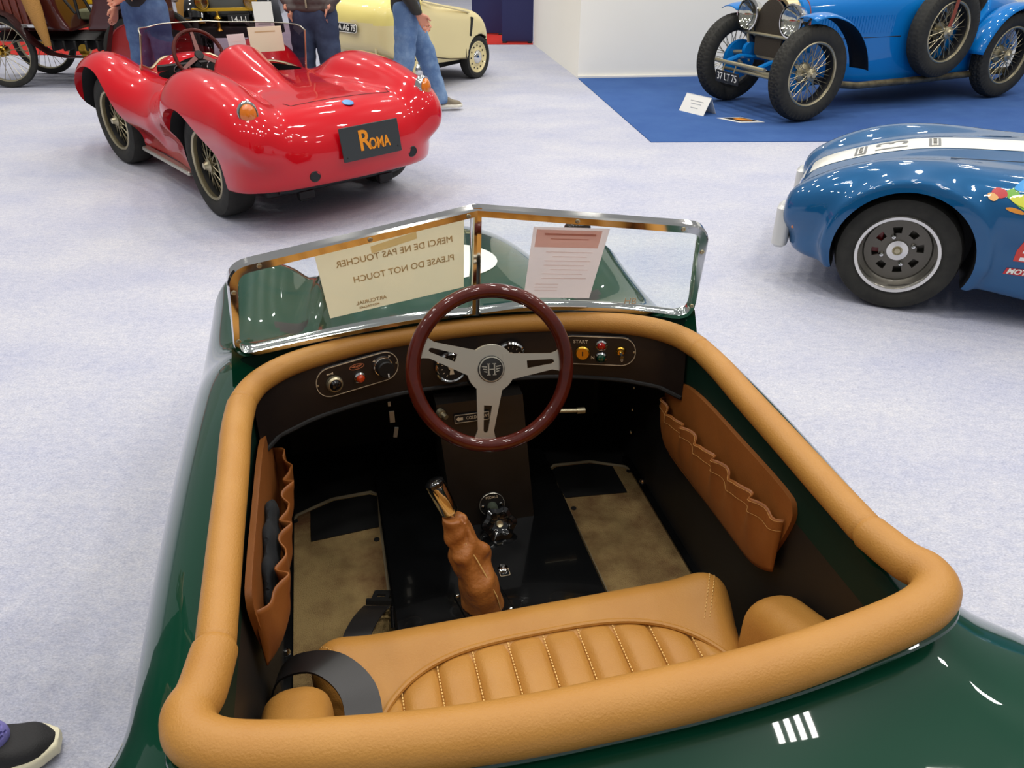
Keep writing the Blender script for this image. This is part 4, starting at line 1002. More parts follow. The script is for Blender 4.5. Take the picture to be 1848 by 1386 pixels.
def wire_wheel(parent, c, out, Rr, rr, wd, tyre='rubber', rim='nickel', hubm='nickel', nsp=40, tread=None, dish=0.0, name='wheel', bp=None):
    A = Vector(out).normalized()
    w = tyre_mb(c, A, Rr, rr, wd, tread=tread).build(name, tyre, parent, 50)
    C = Vector(c)
    MB().lathe([(rr + 0.002, 0.30 * wd), (rr + 0.006, 0.41 * wd), (rr - 0.004, 0.45 * wd), (rr - 0.014, 0.41 * wd), (rr - 0.017, 0.33 * wd), (rr - 0.012, 0.26 * wd)], C, A, 48, True).build('rim', rim, w)
    MB().lathe([(rr, 0.30 * wd), (rr - 0.014, 0.28 * wd), (rr - 0.024, 0.08 * wd), (rr - 0.018, -0.30 * wd), (rr, -0.42 * wd)], C, A, 40, True).build('rim_well', 'black', w)
    MB().lathe([(0, -0.40 * wd), (rr * 0.62, -0.40 * wd), (rr * 0.64, -0.44 * wd), (rr * 0.64, -0.52 * wd), (0, -0.52 * wd)], C, A, 28).build('brake_plate', bp or 'black', w)
    hr = rr * 0.20; ho = wd * (0.36 - dish)
    MB().lathe([(0, ho + 0.03), (hr * 0.45, ho + 0.03), (hr * 0.6, ho + 0.012), (hr, ho), (hr, ho - 0.02), (hr * 0.7, ho - 0.03), (hr * 0.8, -wd * 0.3), (hr * 1.5, -wd * 0.34), (hr * 1.5, -wd * 0.42), (0, -wd * 0.42)], C, A, 20).build('hub', hubm, w)
    Z = Vector((0, 0, 1)); e1 = A.cross(Z).normalized(); e2 = A.cross(e1); b = MB()
    for k in range(nsp):
        a0 = 2 * math.pi * k / nsp; s = 1 if (k // 2) % 2 else -1; front = k % 2
        a1 = a0 + s * (0.42 if front else 0.30)
        hz = ho - 0.012 if front else -wd * 0.30
        p = C + (e1 * math.cos(a1) + e2 * math.sin(a1)) * hr * (0.95 if front else 1.4) + A * hz
        q = C + (e1 * math.cos(a0) + e2 * math.sin(a0)) * (rr - 0.018) + A * wd * (0.14 if front else -0.02)
        b.tube([p, q], 0.0030, 4)
    tag(b.build('spokes', rim, w), kind='stuff')
    return w

def hit_y(f, x, z, y0=-1.1, y1=0.0):
    for _ in range(34):
        m_ = (y0 + y1) / 2
        if f(np.array([x]), np.array([m_]), np.array([z]))[0] < 0: y1 = m_
        else: y0 = m_
    return y1
# ================================================================== RED CAR
RX, RY, RYAW = -1.357, 5.04, 41
red_car = empty('open_sports_car', 'red open sports car with a head fairing and a dark ROMA plate on its tail', 'car', (RX, RY, 0), RYAW)
def red_f(x, y, z):
    a = np.abs(x)
    W_ = ip(y, [(-0.80, 0.50), (-0.55, 0.63), (0.0, 0.66), (0.7, 0.60), (1.1, 0.60), (1.7, 0.66), (2.2, 0.55), (2.5, 0.3)])
    Wz = W_ - np.where(z > 0.46, 0.55, 0.30) * (z - 0.46) ** 2
    top = ip(y, [(-0.8, 0.60), (-0.62, 0.675), (-0.3, 0.705), (0.2, 0.70), (0.75, 0.685), (1.3, 0.655), (1.8, 0.60), (2.3, 0.46), (2.55, 0.36)]) - 0.10 * a ** 2
    f = smax(z - top, a - Wz, 0.16)
    f = smax(f, -(y + 0.775 - 0.20 * (z - 0.50) ** 2 * 4 - 0.22 * a ** 2), 0.20)
    f = smax(f, y - 2.42 + 0.35 * a ** 2, 0.16)
    bot = ip(y, [(-0.8, 0.29), (-0.4, 0.235), (0, 0.20), (1.5, 0.17), (2.5, 0.2)])
    f = smax(f, bot - z, 0.04)
    f = smin(f, ridge(a, y, z, [(-0.70, 0.535, 0.62, 0.10), (-0.6, 0.54, 0.70, 0.14), (-0.35, 0.54, 0.785, 0.185), (0.0, 0.535, 0.83, 0.225), (0.20, 0.53, 0.825, 0.225), (0.46, 0.53, 0.73, 0.17), (0.72, 0.53, 0.60, 0.12), (1.0, 0.53, 0.50, 0.08)], 0.08), 0.06)
    f = smin(f, ridge(a, y, z, [(0.85, 0.53, 0.50, 0.10), (1.1, 0.55, 0.59, 0.14), (1.4, 0.58, 0.725, 0.20), (1.65, 0.60, 0.765, 0.215), (1.9, 0.59, 0.725, 0.20), (2.15, 0.56, 0.62, 0.16), (2.35, 0.55, 0.48, 0.10)], 0.08), 0.09)
    f = smin(f, cap(x, y, z, (-0.05, 0.60, 0.685), (-0.12, -0.26, 0.60), 0.185, 0.085), 0.03)
    f = smin(f, ell(x, y, z, (-0.07, 1.52, 0.60), (0.27, 0.17, 0.13)), 0.05)
    return f
rb = solid('body', red_f, (-1.0, -0.95, 0.12), (1.0, 2.55, 0.95), 0.0185, ['red', 'black'], None, None, None)
cuts = []
for sx in (-1, 1):
    cuts.append(cutter(MB().lathe([(0, 0), (0.342, 0), (0.342, 0.7), (0, 0.7)], (sx * 0.44, 0, 0.31), (sx, 0, 0), 56), ['red', 'black'], 0.70))
    cuts.append(cutter(MB().lathe([(0, 0), (0.378, 0), (0.378, 0.30), (0.378, 0.7), (0, 0.7)], (sx * 0.47, 1.6, 0.31), (sx, 0, 0), 56), ['red', 'black'], 0.74))
ol = spline([(-0.43, 0.90, 0), (-0.36, 0.82, 0), (-0.20, 0.81, 0), (-0.05, 0.81, 0), (0.07, 0.78, 0), (0.14, 0.64, 0), (0.25, 0.58, 0), (0.38, 0.62, 0), (0.43, 0.80, 0), (0.42, 1.15, 0), (0.30, 1.36, 0), (0.0, 1.42, 0), (-0.30, 1.36, 0), (-0.42, 1.15, 0)], 5, True)
cuts.append(cutter(MB().prism([(p.x, p.y) for p in ol], 1.0, (0, 0, 0.30)), ['red', 'black']))
boolean_cut(rb, cuts); rb.parent = red_car
for sx in (-1, 1):
    wire_wheel(red_car, (sx * 0.548, 0, 0.31), (sx, 0, 0), 0.31, 0.205, 0.195, 'rubber_dusty', 'nickel', 'nickel', 44)
    wire_wheel(red_car, (sx * 0.585, 1.6, 0.31), (sx, 0.10 * -sx * -1 if sx < 0 else -0.10, 0), 0.31, 0.205, 0.195, 'rubber_dusty', 'nickel', 'nickel', 44)
    b = MB(); b.rbox((sx * 0.60, 0.80, 0.175), (0.05, 0.86, 0.03), 0.012); b.build('sill_strip', 'satin', red_car)
    # tail lamps
    ax = Vector((sx * 0.30, -1, 0.10)).normalized(); c = Vector((sx * 0.57, hit_y(red_f, sx * 0.57, 0.695) + 0.004, 0.695))
    t = MB().lathe([(0.055, -0.03), (0.056, 0.0), (0.050, 0.012), (0.045, 0.012)], c, ax, 24).build('tail_lamp_ring', 'chrome', red_car)
    for v in t.data.vertices: v.co = c + Vector(((v.co - c).x, (v.co - c).y, (v.co - c).z * 1.25))
    t2 = MB().lathe([(0, 0.034), (0.025, 0.030), (0.040, 0.018), (0.046, 0.006), (0.046, -0.02)], c, ax, 24).build('tail_lamp_lens', 'amber_lens', t)
    for v in t2.data.vertices: v.co = c + Vector(((v.co - c).x, (v.co - c).y, (v.co - c).z * 1.25))
    # exhaust holes
r0 = red_f
for x, z in ((-0.30, 0.345), (0.36, 0.37)):
    y = hit_y(r0, x, z); MB().lathe([(0, 0.004), (0.028, 0.004), (0.030, 0.006), (0.033, 0.002), (0.033, -0.03)], (x, y, z), (0, -1, -0.1), 20).build('exhaust_hole', 'black', red_car)
# number plate
zt, zb = 0.575, 0.415; yt, yb = hit_y(r0, 0.05, zt) - 0.006, hit_y(r0, 0.05, zb) - 0.006
ym = min(hit_y(r0, 0.06, 0.5), (yt + yb) / 2) - 0.012
PF = frame_mat((0.055, ym, 0.495), (1, 0.05, 0), (0, (yt - yb) * 0.6, zt - zb))
b = MB(); b.X = PF; b.rbox((0, 0, 0), (0.40, 0.185, 0.008), 0.006); np_ = b.build('number_plate', mat('slate_plate', (44, 48, 50), 0.5), red_car)
text('lettering', 'R', 0.155, PF @ Matrix.Translation((-0.045, 0.002, 0.005)), mat('orange_lettering', (226, 138, 12), 0.5), np_, 0.001, sx=0.9, bold=0.003)
text('lettering', 'OMA', 0.085, PF @ Matrix.Translation((0.052, -0.022, 0.005)), 'orange_letter' if False else bpy.data.materials['orange_lettering'], np_, 0.001, sx=0.75, bold=0.002)
for sx in (-1, 1):
    b = MB(); b.X = PF; b.lathe([(0, 0.0025), (0.004, 0.002), (0.005, 0)], (sx * 0.175, -0.07 if sx < 0 else -0.06, 0.004), (0, 0, 1), 8); b.build('plate_screw', 'black', np_)
# bar under the tail and brackets
b = MB(); b.tube([(-0.38, -0.40, 0.20), (-0.30, -0.42, 0.195), (0.42, -0.42, 0.195), (0.52, -0.38, 0.20)], 0.024, 10); tb = b.build('tail_bar', mat('dark_grey_paint', (34, 40, 42), 0.5), red_car)
for x in (-0.22, 0.34):
    b = MB(); b.rbox((x, -0.42, 0.155), (0.10, 0.05, 0.05), 0.008); b.rbox((x, -0.40, 0.125), (0.07, 0.04, 0.03), 0.006); b.build('bar_bracket', 'black', tb)
b = MB(); b.rbox((0.0, -0.1, 0.19), (0.9, 0.6, 0.06), 0.02); b.build('undertray', 'black', red_car)
# round badge and boot lid gap
y = -0.60; z = drape(r0, 0.03, y, 0.4, 0.9)
b = MB(); b.lathe([(0, 0.006), (0.030, 0.005), (0.034, 0.001)], (0.03, y, z), (0, -0.25, 1), 20); b.build('tail_badge', mat('blue_badge', (60, 130, 190), 0.3), red_car)
b = MB()
gp = [(-0.30, -0.46), (-0.285, -0.52), (0.36, -0.52), (0.375, -0.46)]
for i in range(3):
    p, q = gp[i], gp[i + 1]; n = 14 if i == 1 else 4
    b.tube([(p[0] + (q[0] - p[0]) * k / n, p[1] + (q[1] - p[1]) * k / n, drape(r0, p[0] + (q[0] - p[0]) * k / n, p[1] + (q[1] - p[1]) * k / n, 0.4, 0.95)) for k in range(n + 1)], 0.003, 5)
b.build('boot_lid_gap', mat('dark_red_gap', (60, 4, 8), 0.6), red_car)
# windscreen: curved perspex with thin edge, wrapping round the cockpit
wa = []
for k in range(33):
    t = -1 + 2 * k / 32; x = 0.52 * math.sin(t * 1.45) / math.sin(1.45) + 0.04; y = 1.06 + 0.46 * (math.cos(t * 1.45)) - 0.38 * x
    z0 = min(drape(r0, x, y, 0.4, 0.9), 0.70); wa.append((x, y, z0 + 0.006))
def wtop(k):
    x, y, z = wa[k]; t = abs(-1 + 2 * k / 32); h = 0.265 * (1 - max(0, (t - 0.88) / 0.12) ** 2 * 0.10); return Vector((x * 0.97, y - 0.09, z * 0.15 + 0.665 * 0.85 + h))
b = MB(); n_ = len(wa)
b.grid(lambda u, v: Vector(wa[int(round(u * (n_ - 1)))]).lerp(wtop(int(round(u * (n_ - 1)))), v), n_, 3)
ws = b.build('windscreen', 'glass_tint', red_car, None, True, False)
b = MB(); b.tube([wtop(k) for k in range(n_)], 0.0045, 6); b.build('screen_edge', 'satin', ws)
b = MB(); b.tube([Vector(p) for p in wa], 0.010, 6); b.build('screen_base_strip', 'nickel', ws)
for k in (0, n_ - 1): b = MB(); b.tube([Vector(wa[k]), wtop(k)], 0.007, 6); b.build('screen_post', 'nickel', ws)
# papers behind the red car's screen
RM = Matrix.Translation((RX, RY, 0)) @ Matrix.Rotation(R(RYAW), 4, 'Z')
def sheet(name, label, M4, w, h, m, parts=()):
    e = empty(name, label, 'paper', M4.translation); e.matrix_world = M4
    b = MB(); b.box((0, 0, 0), (w, h, 0.0016)); b.build('sheet', m, e, None, False)
    for u, v, ww, hh, mm in parts:
        b = MB(); b.box((u * w, v * h, 0.0011), (ww * w, hh * h, 0.0008)); b.build('text_line', mm, e, None, False)
    return e
# cockpit of the red car
b = MB(); b.rbox((-0.02, 1.385, 0.60), (0.66, 0.03, 0.16), 0.02); dp = b.build('dashboard', 'black', red_car)
for k, (x, z, r_) in enumerate(((-0.20, 0.625, 0.044), (-0.08, 0.645, 0.047), (0.045, 0.63, 0.044))):
    g = MB().lathe([(0, 0.004), (r_ * 0.85, 0.004), (r_ * 0.9, 0.010), (r_, 0.006), (r_, 0)], (x, 1.366, z), (0, -1, 0.25), 22).build('gauge', 'black_gloss', dp)
    MB().lathe([(r_ * 0.86, 0.006), (r_ * 0.92, 0.012), (r_ * 1.02, 0.006), (r_ * 1.02, 0.0)], (x, 1.366, z), (0, -1, 0.25), 22).build('gauge_ring', 'chrome', dp)
sc_ = Vector((-0.10, 1.20, 0.745)); SFr = frame_mat(sc_, (1, 0, 0), (0, 0.42, 0.9))
b = MB(); b.X = SFr; b.tube([(0.17 * math.cos(2 * math.pi * k / 48), 0.17 * math.sin(2 * math.pi * k / 48), 0) for k in range(48)], 0.014, 10, True); sw2 = b.build('steering_wheel', 'wood', red_car)
for a in (90, 210, 330):
    b = MB(); b.X = SFr @ Matrix.Rotation(R(a), 4, 'Z'); b.prism([(0.02, -0.016), (0.165, -0.010), (0.165, 0.010), (0.02, 0.016)], 0.004); b.build('spoke', 'spoke_dark', sw2)
b = MB(); b.X = SFr; b.lathe([(0, 0.012), (0.028, 0.010), (0.034, 0.0)], (0, 0, 0), (0, 0, 1), 20); b.build('horn_cap', 'black', sw2)
b = MB(); b.tube([sc_, sc_ + Vector((0, 0.26, -0.12))], 0.018, 10); b.build('steering_column', 'black', red_car)
for x in (-0.21, 0.21):
    b = MB(); b.rbox((x, 0.92, 0.36), (0.36, 0.42, 0.14), 0.06); b.rbox((x, 0.90 if x < 0 else 0.72, 0.48), (0.36, 0.10, 0.22), 0.04); b.build('seat', mat('dark_seat', (40, 26, 22), 0.6), red_car)
for sx in (-1, 1):
    MB().lathe([(0, 0.05), (0.05, 0.04), (0.075, 0.01), (0.08, -0.03)], (sx * 0.60, 2.27, 0.44), (sx * 0.1, 1, 0.12), 20).build('headlamp', 'chrome', red_car)
MB().lathe([(0, 0.0), (0.16, 0.0), (0.17, 0.01), (0.18, -0.02)], (0, 2.405, 0.36), (0, 1, 0), 24).build('grille_mouth', 'black', red_car)
# sheets on the inside of the screen
sheet('paper_sheet', 'larger cream paper sheet standing behind the windscreen of the red car', RM @ frame_mat((0.32, 0.98, 0.835), (1, -0.3, 0), (0, 0.28, 1)), 0.235, 0.165, 'paper_cream', ((0.0, 0.30, 0.6, 0.05, 'faint_ink'),))
sheet('paper_sheet', 'small pinkish paper standing next to the larger sheet behind the red car windscreen', RM @ frame_mat((0.18, 1.17, 0.805), (1, -0.1, 0), (0, 0.3, 1)), 0.125, 0.115, 'paper_pink', ((0.0, 0.1, 0.5, 0.05, 'faint_ink2'),))

# ================================================================== BLUE SHORT-TAIL CAR AT THE RIGHT EDGE
CX, CY, CYAW = 1.79, 3.28, 65
blue_car = empty('racing_roadster', 'metallic blue roadster with a white bonnet stripe at the right edge of the picture', 'car', (CX, CY, 0), CYAW)
CC = 0.53
def cob_f(x, y, z):
    u = x - CC; a = np.abs(u)
    W_ = ip(y, [(-2.4, 0.44), (-1.9, 0.53), (-1.4, 0.55), (-0.7, 0.525), (0.0, 0.545), (0.35, 0.52), (0.6, 0.42)])
    Wz = W_ - 0.45 * np.maximum(z - 0.42, 0) ** 2 - 0.35 * np.maximum(0.40 - z, 0) ** 2
    top = ip(y, [(-2.4, 0.5), (-1.9, 0.60), (-1.3, 0.63), (-0.7, 0.67), (-0.3, 0.665), (0.1, 0.625), (0.4, 0.53), (0.62, 0.42)]) + 0.02 - 0.25 * a ** 2
    f = smax(z - top, a - Wz, 0.13)
    f = smax(f, y - 0.562 + 0.3 * (z - 0.38) ** 2 * 2 + 0.12 * a ** 2, 0.10); f = smax(f, -2.35 - y, 0.15)
    bot = ip(y, [(-2.4, 0.2), (-0.6, 0.125), (-0.3, 0.16), (0.3, 0.17), (0.6, 0.18)])
    f = smax(f, bot - z, 0.04)
    f = smin(f, ridge(a, y, z, [(-1.1, 0.42, 0.58, 0.10), (-0.75, 0.41, 0.615, 0.12), (-0.36, 0.395, 0.645, 0.145), (0.0, 0.385, 0.668, 0.155), (0.25, 0.38, 0.635, 0.145), (0.45, 0.375, 0.55, 0.12), (0.575, 0.37, 0.46, 0.08)], 0.06), 0.07)
    f = smin(f, ridge(a, y, z, [(-2.3, 0.40, 0.50, 0.10), (-1.9, 0.41, 0.66, 0.17), (-1.55, 0.41, 0.70, 0.18), (-1.2, 0.41, 0.66, 0.15), (-0.9, 0.42, 0.58, 0.10)], 0.06), 0.07)
    for yc in (0.03, -1.55):
        rad = np.sqrt((y - yc) ** 2 + (z - 0.275) ** 2)
        f = smin(f, smax(np.abs(rad - 0.315) - 0.030, np.maximum(a - 0.560, 0.42 - a), 0.02) + 0.25 * np.maximum(0.27 - z, 0), 0.06)
    return np.maximum(f, bot - 0.005 - z)
cb = solid('body', cob_f, (-0.2, -2.45, 0.08), (1.25, 0.72, 0.78), 0.0145, ['cobra_blue', 'black'], None, None, None)
cuts = []
for yc in (0.03, -1.55):
    for sx in (-1, 1): cuts.append(cutter(MB().lathe([(0, 0), (0.298, 0), (0.298, 0.7), (0, 0.7)], (CC + sx * 0.27, yc, 0.275), (sx, 0, 0), 64), ['cobra_blue', 'black']))
cuts.append(cutter(MB().prism([(CC + p[0], -1.2 + p[1]) for p in rrect(0.76, 0.66, 0.14, 6)], 0.8, (0, 0, 0.25)), ['cobra_blue', 'black']))
boolean_cut(cb, cuts); cb.parent = blue_car
c0 = cob_f
def strip_on(f, x0, x1, ys, m, name, parent, off=0.002, nx=8, lo=0.3, hi=0.85):
    b = MB(); vs = []
    for y in ys:
        for i in range(nx + 1):
            vs.append((x0 + (x1 - x0) * i / nx, y))
    A_ = np.array(vs); vs = [(p[0], p[1], z_) for p, z_ in zip(vs, drapes(f, A_[:, 0], A_[:, 1], lo, hi) + off)]
    fs = []
    for j in range(len(ys) - 1):
        for i in range(nx): a0 = j * (nx + 1) + i; fs.append((a0, a0 + 1, a0 + nx + 2, a0 + nx + 1))
    b.add(vs, fs); return b.build(name, m, parent, None, True)
M['stripe'] = mat('white_stripe', (238, 236, 224), 0.3, 0, 0.6)
st_ = strip_on(c0, CC - 0.105, CC + 0.105, [0.54 - 0.035 * k for k in range(40)], 'stripe', 'bonnet_stripe', blue_car)
def draped_text(f, body, size, cx, cy, ang, m, parent, off=0.0035, sx=1.0, bold=0.0):
    o = text('lettering', body, size, Matrix.Translation((cx, cy, 0)) @ Matrix.Rotation(R(ang), 4, 'Z'), m, parent, 0.0, sx=sx, bold=bold)
    me = o.data; bm = bmesh.new(); bm.from_mesh(me); bmesh.ops.triangulate(bm, faces=bm.faces); bmesh.ops.subdivide_edges(bm, edges=bm.edges, cuts=1); 
    zz_ = drapes(f, [v.co.x for v in bm.verts], [v.co.y for v in bm.verts], 0.3, 0.9)
    for v, z_ in zip(bm.verts, zz_): v.co.z = z_ + off
    bmesh.ops.recalc_face_normals(bm, faces=bm.faces)
    bm.to_mesh(me); bm.free(); me.update(); return o
M['ink_grey'] = mat('grey_lettering', (110, 112, 112), 0.5)
M['ink_black'] = mat('black_lettering', (30, 30, 32), 0.5)
draped_text(c0, '13', 0.20, CC, 0.16, 0, 'ink_grey', st_)
for y, wdt in ((0.30, 0.16), (-0.015, 0.16)):
    q = strip_on(c0, CC - wdt / 2, CC + wdt / 2, [y - 0.025, y - 0.008, y + 0.008, y + 0.025], 'ink_grey', 'sponsor_label', st_, 0.0036)
    strip_on(c0, CC - wdt / 2 + 0.012, CC + wdt / 2 - 0.012, [y - 0.014, y, y + 0.014], 'stripe', 'label_field', st_, 0.0048)
    for k in range(5): strip_on(c0, CC - wdt / 2 + 0.022 + k * 0.026, CC - wdt / 2 + 0.036 + k * 0.026, [y - 0.008, y, y + 0.008], 'ink_black', 'label_mark', st_, 0.006, 2)
# bonnet shut line
b = MB(); b.tube([(CC - 0.25, -0.08 - 0.05 * k, drape(c0, CC - 0.25, -0.08 - 0.05 * k, 0.3, 0.9)) for k in range(14)], 0.0025, 5); b.build('bonnet_gap', 'ink_black', blue_car)
# wheels: cast slotted wheels
def cast_wheel(parent, c, out):
    A = Vector(out); C = Vector(c)
    w = tyre_mb(c, out, 0.270, 0.176, 0.185, n=80, tread=(40, 0.004, False)).build('wheel', 'rubber_dusty', parent, 40)
    MB().lathe([(0.172, -0.09), (0.180, 0.072), (0.184, 0.080), (0.179, 0.088), (0.166, 0.086), (0.160, 0.076), (0.155, 0.04), (0.148, 0.012), (0.140, 0.002), (0.140, -0.02), (0.16, -0.09)], C, A, 56, True).build('rim', 'alloy', w)
    Z = Vector((0, 0, 1)); e1 = A.cross(Z).normalized(); e2 = A.cross(e1)
    holes = []
    for k in range(8):
        a0 = math.radians(45 * k + 12); aa = 0.20
        h_ = []
        for r_, sgn in ((0.080, 1), (0.110, -1)):
            for i in range(4): h_.append((r_ * math.cos(a0 + sgn * aa * (-1 + 2 * i / 3) * (0.98 if sgn > 0 else 0.95)), r_ * math.sin(a0 + sgn * aa * (-1 + 2 * i / 3) * (0.98 if sgn > 0 else 0.95))))
        holes.append(h_)
    b = MB(); b.prism(circle(0.142, 48), 0.012, C + A * -0.002, e1, e2, holes=holes); b.build('wheel_disc', 'cast', w)
    MB().lathe([(0.022, 0.022), (0.046, 0.020), (0.048, 0.010)], C, A, 28).build('hub_ring', 'alloy', w)
    MB().lathe([(0, 0.030), (0.012, 0.029), (0.016, 0.022), (0.021, 0.024), (0.024, 0.018)], C, A, 20).build('hub_cap', 'nickel', w)
    for k in range(4):
        a0 = math.radians(90 * k + 25); p = C + (e1 * math.cos(a0) + e2 * math.sin(a0)) * 0.068
        MB().lathe([(0, 0.030), (0.008, 0.027), (0.012, 0.018), (0.013, 0.010)], p, A, 10).build('wheel_nut', 'chrome', w)
    MB().lathe([(0, -0.035), (0.13, -0.035), (0.13, -0.05), (0, -0.05)], C, A, 32).build('brake_disc', 'cast', w)
    b = MB(); b.X = frame_mat(C + e1 * 0.095 * (1 if True else -1) + e2 * -0.02 + A * -0.028, e1, e2); b.rbox((0, 0, 0), (0.05, 0.11, 0.02), 0.01); b.build('brake_caliper', 'red_matte', w)
M['alloy'] = mat('polished_alloy', (214, 212, 206), 0.16, 0.95); M['cast'] = mat('cast_alloy_disc', (104, 100, 92), 0.4, 0.7)
for y in (0.03, -1.55):
    cast_wheel(blue_car, (0.092, y + 0.012, 0.270), (-1, 0, 0)); cast_wheel(blue_car, (2 * CC - 0.092, y + 0.012, 0.270), (1, 0, 0))
M['bumper_white'] = mat('pale_bumper', (206, 206, 202), 0.3, 0.2)
# front bumper over-riders, lamps
for s in (-1, 1):
    xo = CC + s * 0.36
    b = MB(); b.X = Matrix.Translation((xo - s * 0.01, 0.572, 0.285)); b.rbox((0, 0, 0), (0.13, 0.075, 0.21), 0.03, None, 5); ov = b.build('overrider', 'bumper_white', blue_car)
    b = MB(); b.cyl((xo, 0.575, 0.30), (xo, 0.45, 0.31), 0.014); b.build('overrider_stay', 'black', ov)
    MB().lathe([(0, 0.03), (0.015, 0.025), (0.02, 0.0)], (CC + s * 0.43, 0.50, 0.315), (s * 0.4, 1, 0), 12).build('indicator', 'amber_lens', blue_car)
    MB().lathe([(0, 0.045), (0.05, 0.035), (0.070, 0.012), (0.080, 0.012), (0.086, -0.01), (0.086, -0.05)], (CC + s * 0.37, 0.492, 0.445), (s * 0.25, 1, 0.25), 28).build('headlamp', 'chrome', blue_car)
# decals on the near flank
def flank_x(y, z):
    y = np.atleast_1d(np.asarray(y, float)); z = np.atleast_1d(np.asarray(z, float)); lo = np.full(y.shape, -0.25); hi = np.full(y.shape, CC)
    for _ in range(26):
        m_ = (lo + hi) / 2; ins = cob_f(m_, y, z) < 0; hi = np.where(ins, m_, hi); lo = np.where(ins, lo, m_)
    return hi
def decal(name, pts, m, parent, off=0.002):
    """pts (y, z) outline on the near flank, draped on the panel"""
    bm = bmesh.new(); vv = [bm.verts.new((0, p[0], p[1])) for p in pts]; f_ = bm.faces.new(vv); bmesh.ops.triangulate(bm, faces=[f_])
    bmesh.ops.subdivide_edges(bm, edges=bm.edges, cuts=1)
    bm.verts.ensure_lookup_table()
    for v, x_ in zip(bm.verts, flank_x([v.co.y for v in bm.verts], [v.co.z for v in bm.verts])): v.co.x = x_ - off
    me = bpy.data.meshes.new(name); bm.to_mesh(me); bm.free(); return mesh_obj(name, me, m, parent, None, True)
def dm_(name, c): 
    if name not in M: M[name] = mat(name, c, 0.35, 0, 0.4)
    return name
def sm(pts, n=3): return [(p.x, p.y) for p in spline([(a, b_, 0) for a, b_ in pts], n, True)]
py, pz = -0.345, 0.59      # parrot sticker: body, wings, head, beak, feet
par = decal('parrot_sticker', sm([(py + 0.055, pz + 0.012), (py + 0.03, pz + 0.03), (py - 0.02, pz + 0.05), (py - 0.10, pz + 0.06), (py - 0.17, pz + 0.04), (py - 0.16, pz - 0.02), (py - 0.09, pz - 0.055), (py - 0.03, pz - 0.04), (py + 0.02, pz - 0.01)]), dm_('parrot_green', (104, 168, 40)), blue_car)
decal('parrot_wing', sm([(py + 0.02, pz + 0.03), (py - 0.01, pz + 0.062), (py - 0.08, pz + 0.088), (py - 0.17, pz + 0.08), (py - 0.12, pz + 0.04), (py - 0.05, pz + 0.025)]), dm_('parrot_blue', (30, 140, 208)), par, 0.003)
decal('parrot_breast', sm([(py + 0.03, pz + 0.0), (py - 0.02, pz + 0.015), (py - 0.07, pz - 0.005), (py - 0.07, pz - 0.035), (py - 0.01, pz - 0.025)]), dm_('parrot_yellow', (206, 206, 60)), par, 0.003)
decal('parrot_head', sm([(py + 0.10, pz + 0.012), (py + 0.085, pz + 0.03), (py + 0.05, pz + 0.024), (py + 0.04, pz + 0.004), (py + 0.07, pz - 0.006)]), dm_('parrot_red', (186, 40, 44)), par, 0.0035)
decal('parrot_beak', sm([(py + 0.112, pz + 0.008), (py + 0.09, pz + 0.01), (py + 0.07, pz - 0.004), (py + 0.083, pz - 0.018), (py + 0.105, pz - 0.01)]), dm_('parrot_beak', (232, 176, 110)), par, 0.004)
decal('parrot_foot', sm([(py + 0.035, pz - 0.04), (py + 0.01, pz - 0.035), (py - 0.03, pz - 0.045), (py - 0.035, pz - 0.058), (py + 0.01, pz - 0.052)]), dm_('parrot_foot', (216, 140, 50)), par, 0.003)
rs_ = decal('red_sticker', [(-0.405, 0.325), (-0.405, 0.375), (-0.418, 0.415), (-0.44, 0.44), (-0.47, 0.45), (-0.56, 0.45), (-0.56, 0.325)], dm_('sticker_red', (212, 50, 34)), blue_car)
decal('white_field', [(-0.425, 0.330), (-0.43, 0.375), (-0.555, 0.375), (-0.555, 0.330)], dm_('sticker_white', (236, 236, 236)), rs_, 0.003)
mo = decal('name_sticker', [(-0.385, 0.262), (-0.392, 0.292), (-0.62, 0.292), (-0.62, 0.262)], dm_('label_red', (196, 24, 30)), blue_car)
t_ = text('lettering', 'MOTUL', 0.034, Matrix.Identity(4), 'stripe', mo, 0.0, align='LEFT', bold=0.0012)
ys_ = [-0.398 - v.co.x - 0.25 * v.co.y for v in t_.data.vertices]; zs_ = [0.277 + v.co.y for v in t_.data.vertices]
for v, x_, y, z in zip(t_.data.vertices, flank_x(ys_, zs_), ys_, zs_): v.co = (x_ - 0.004, y, z)
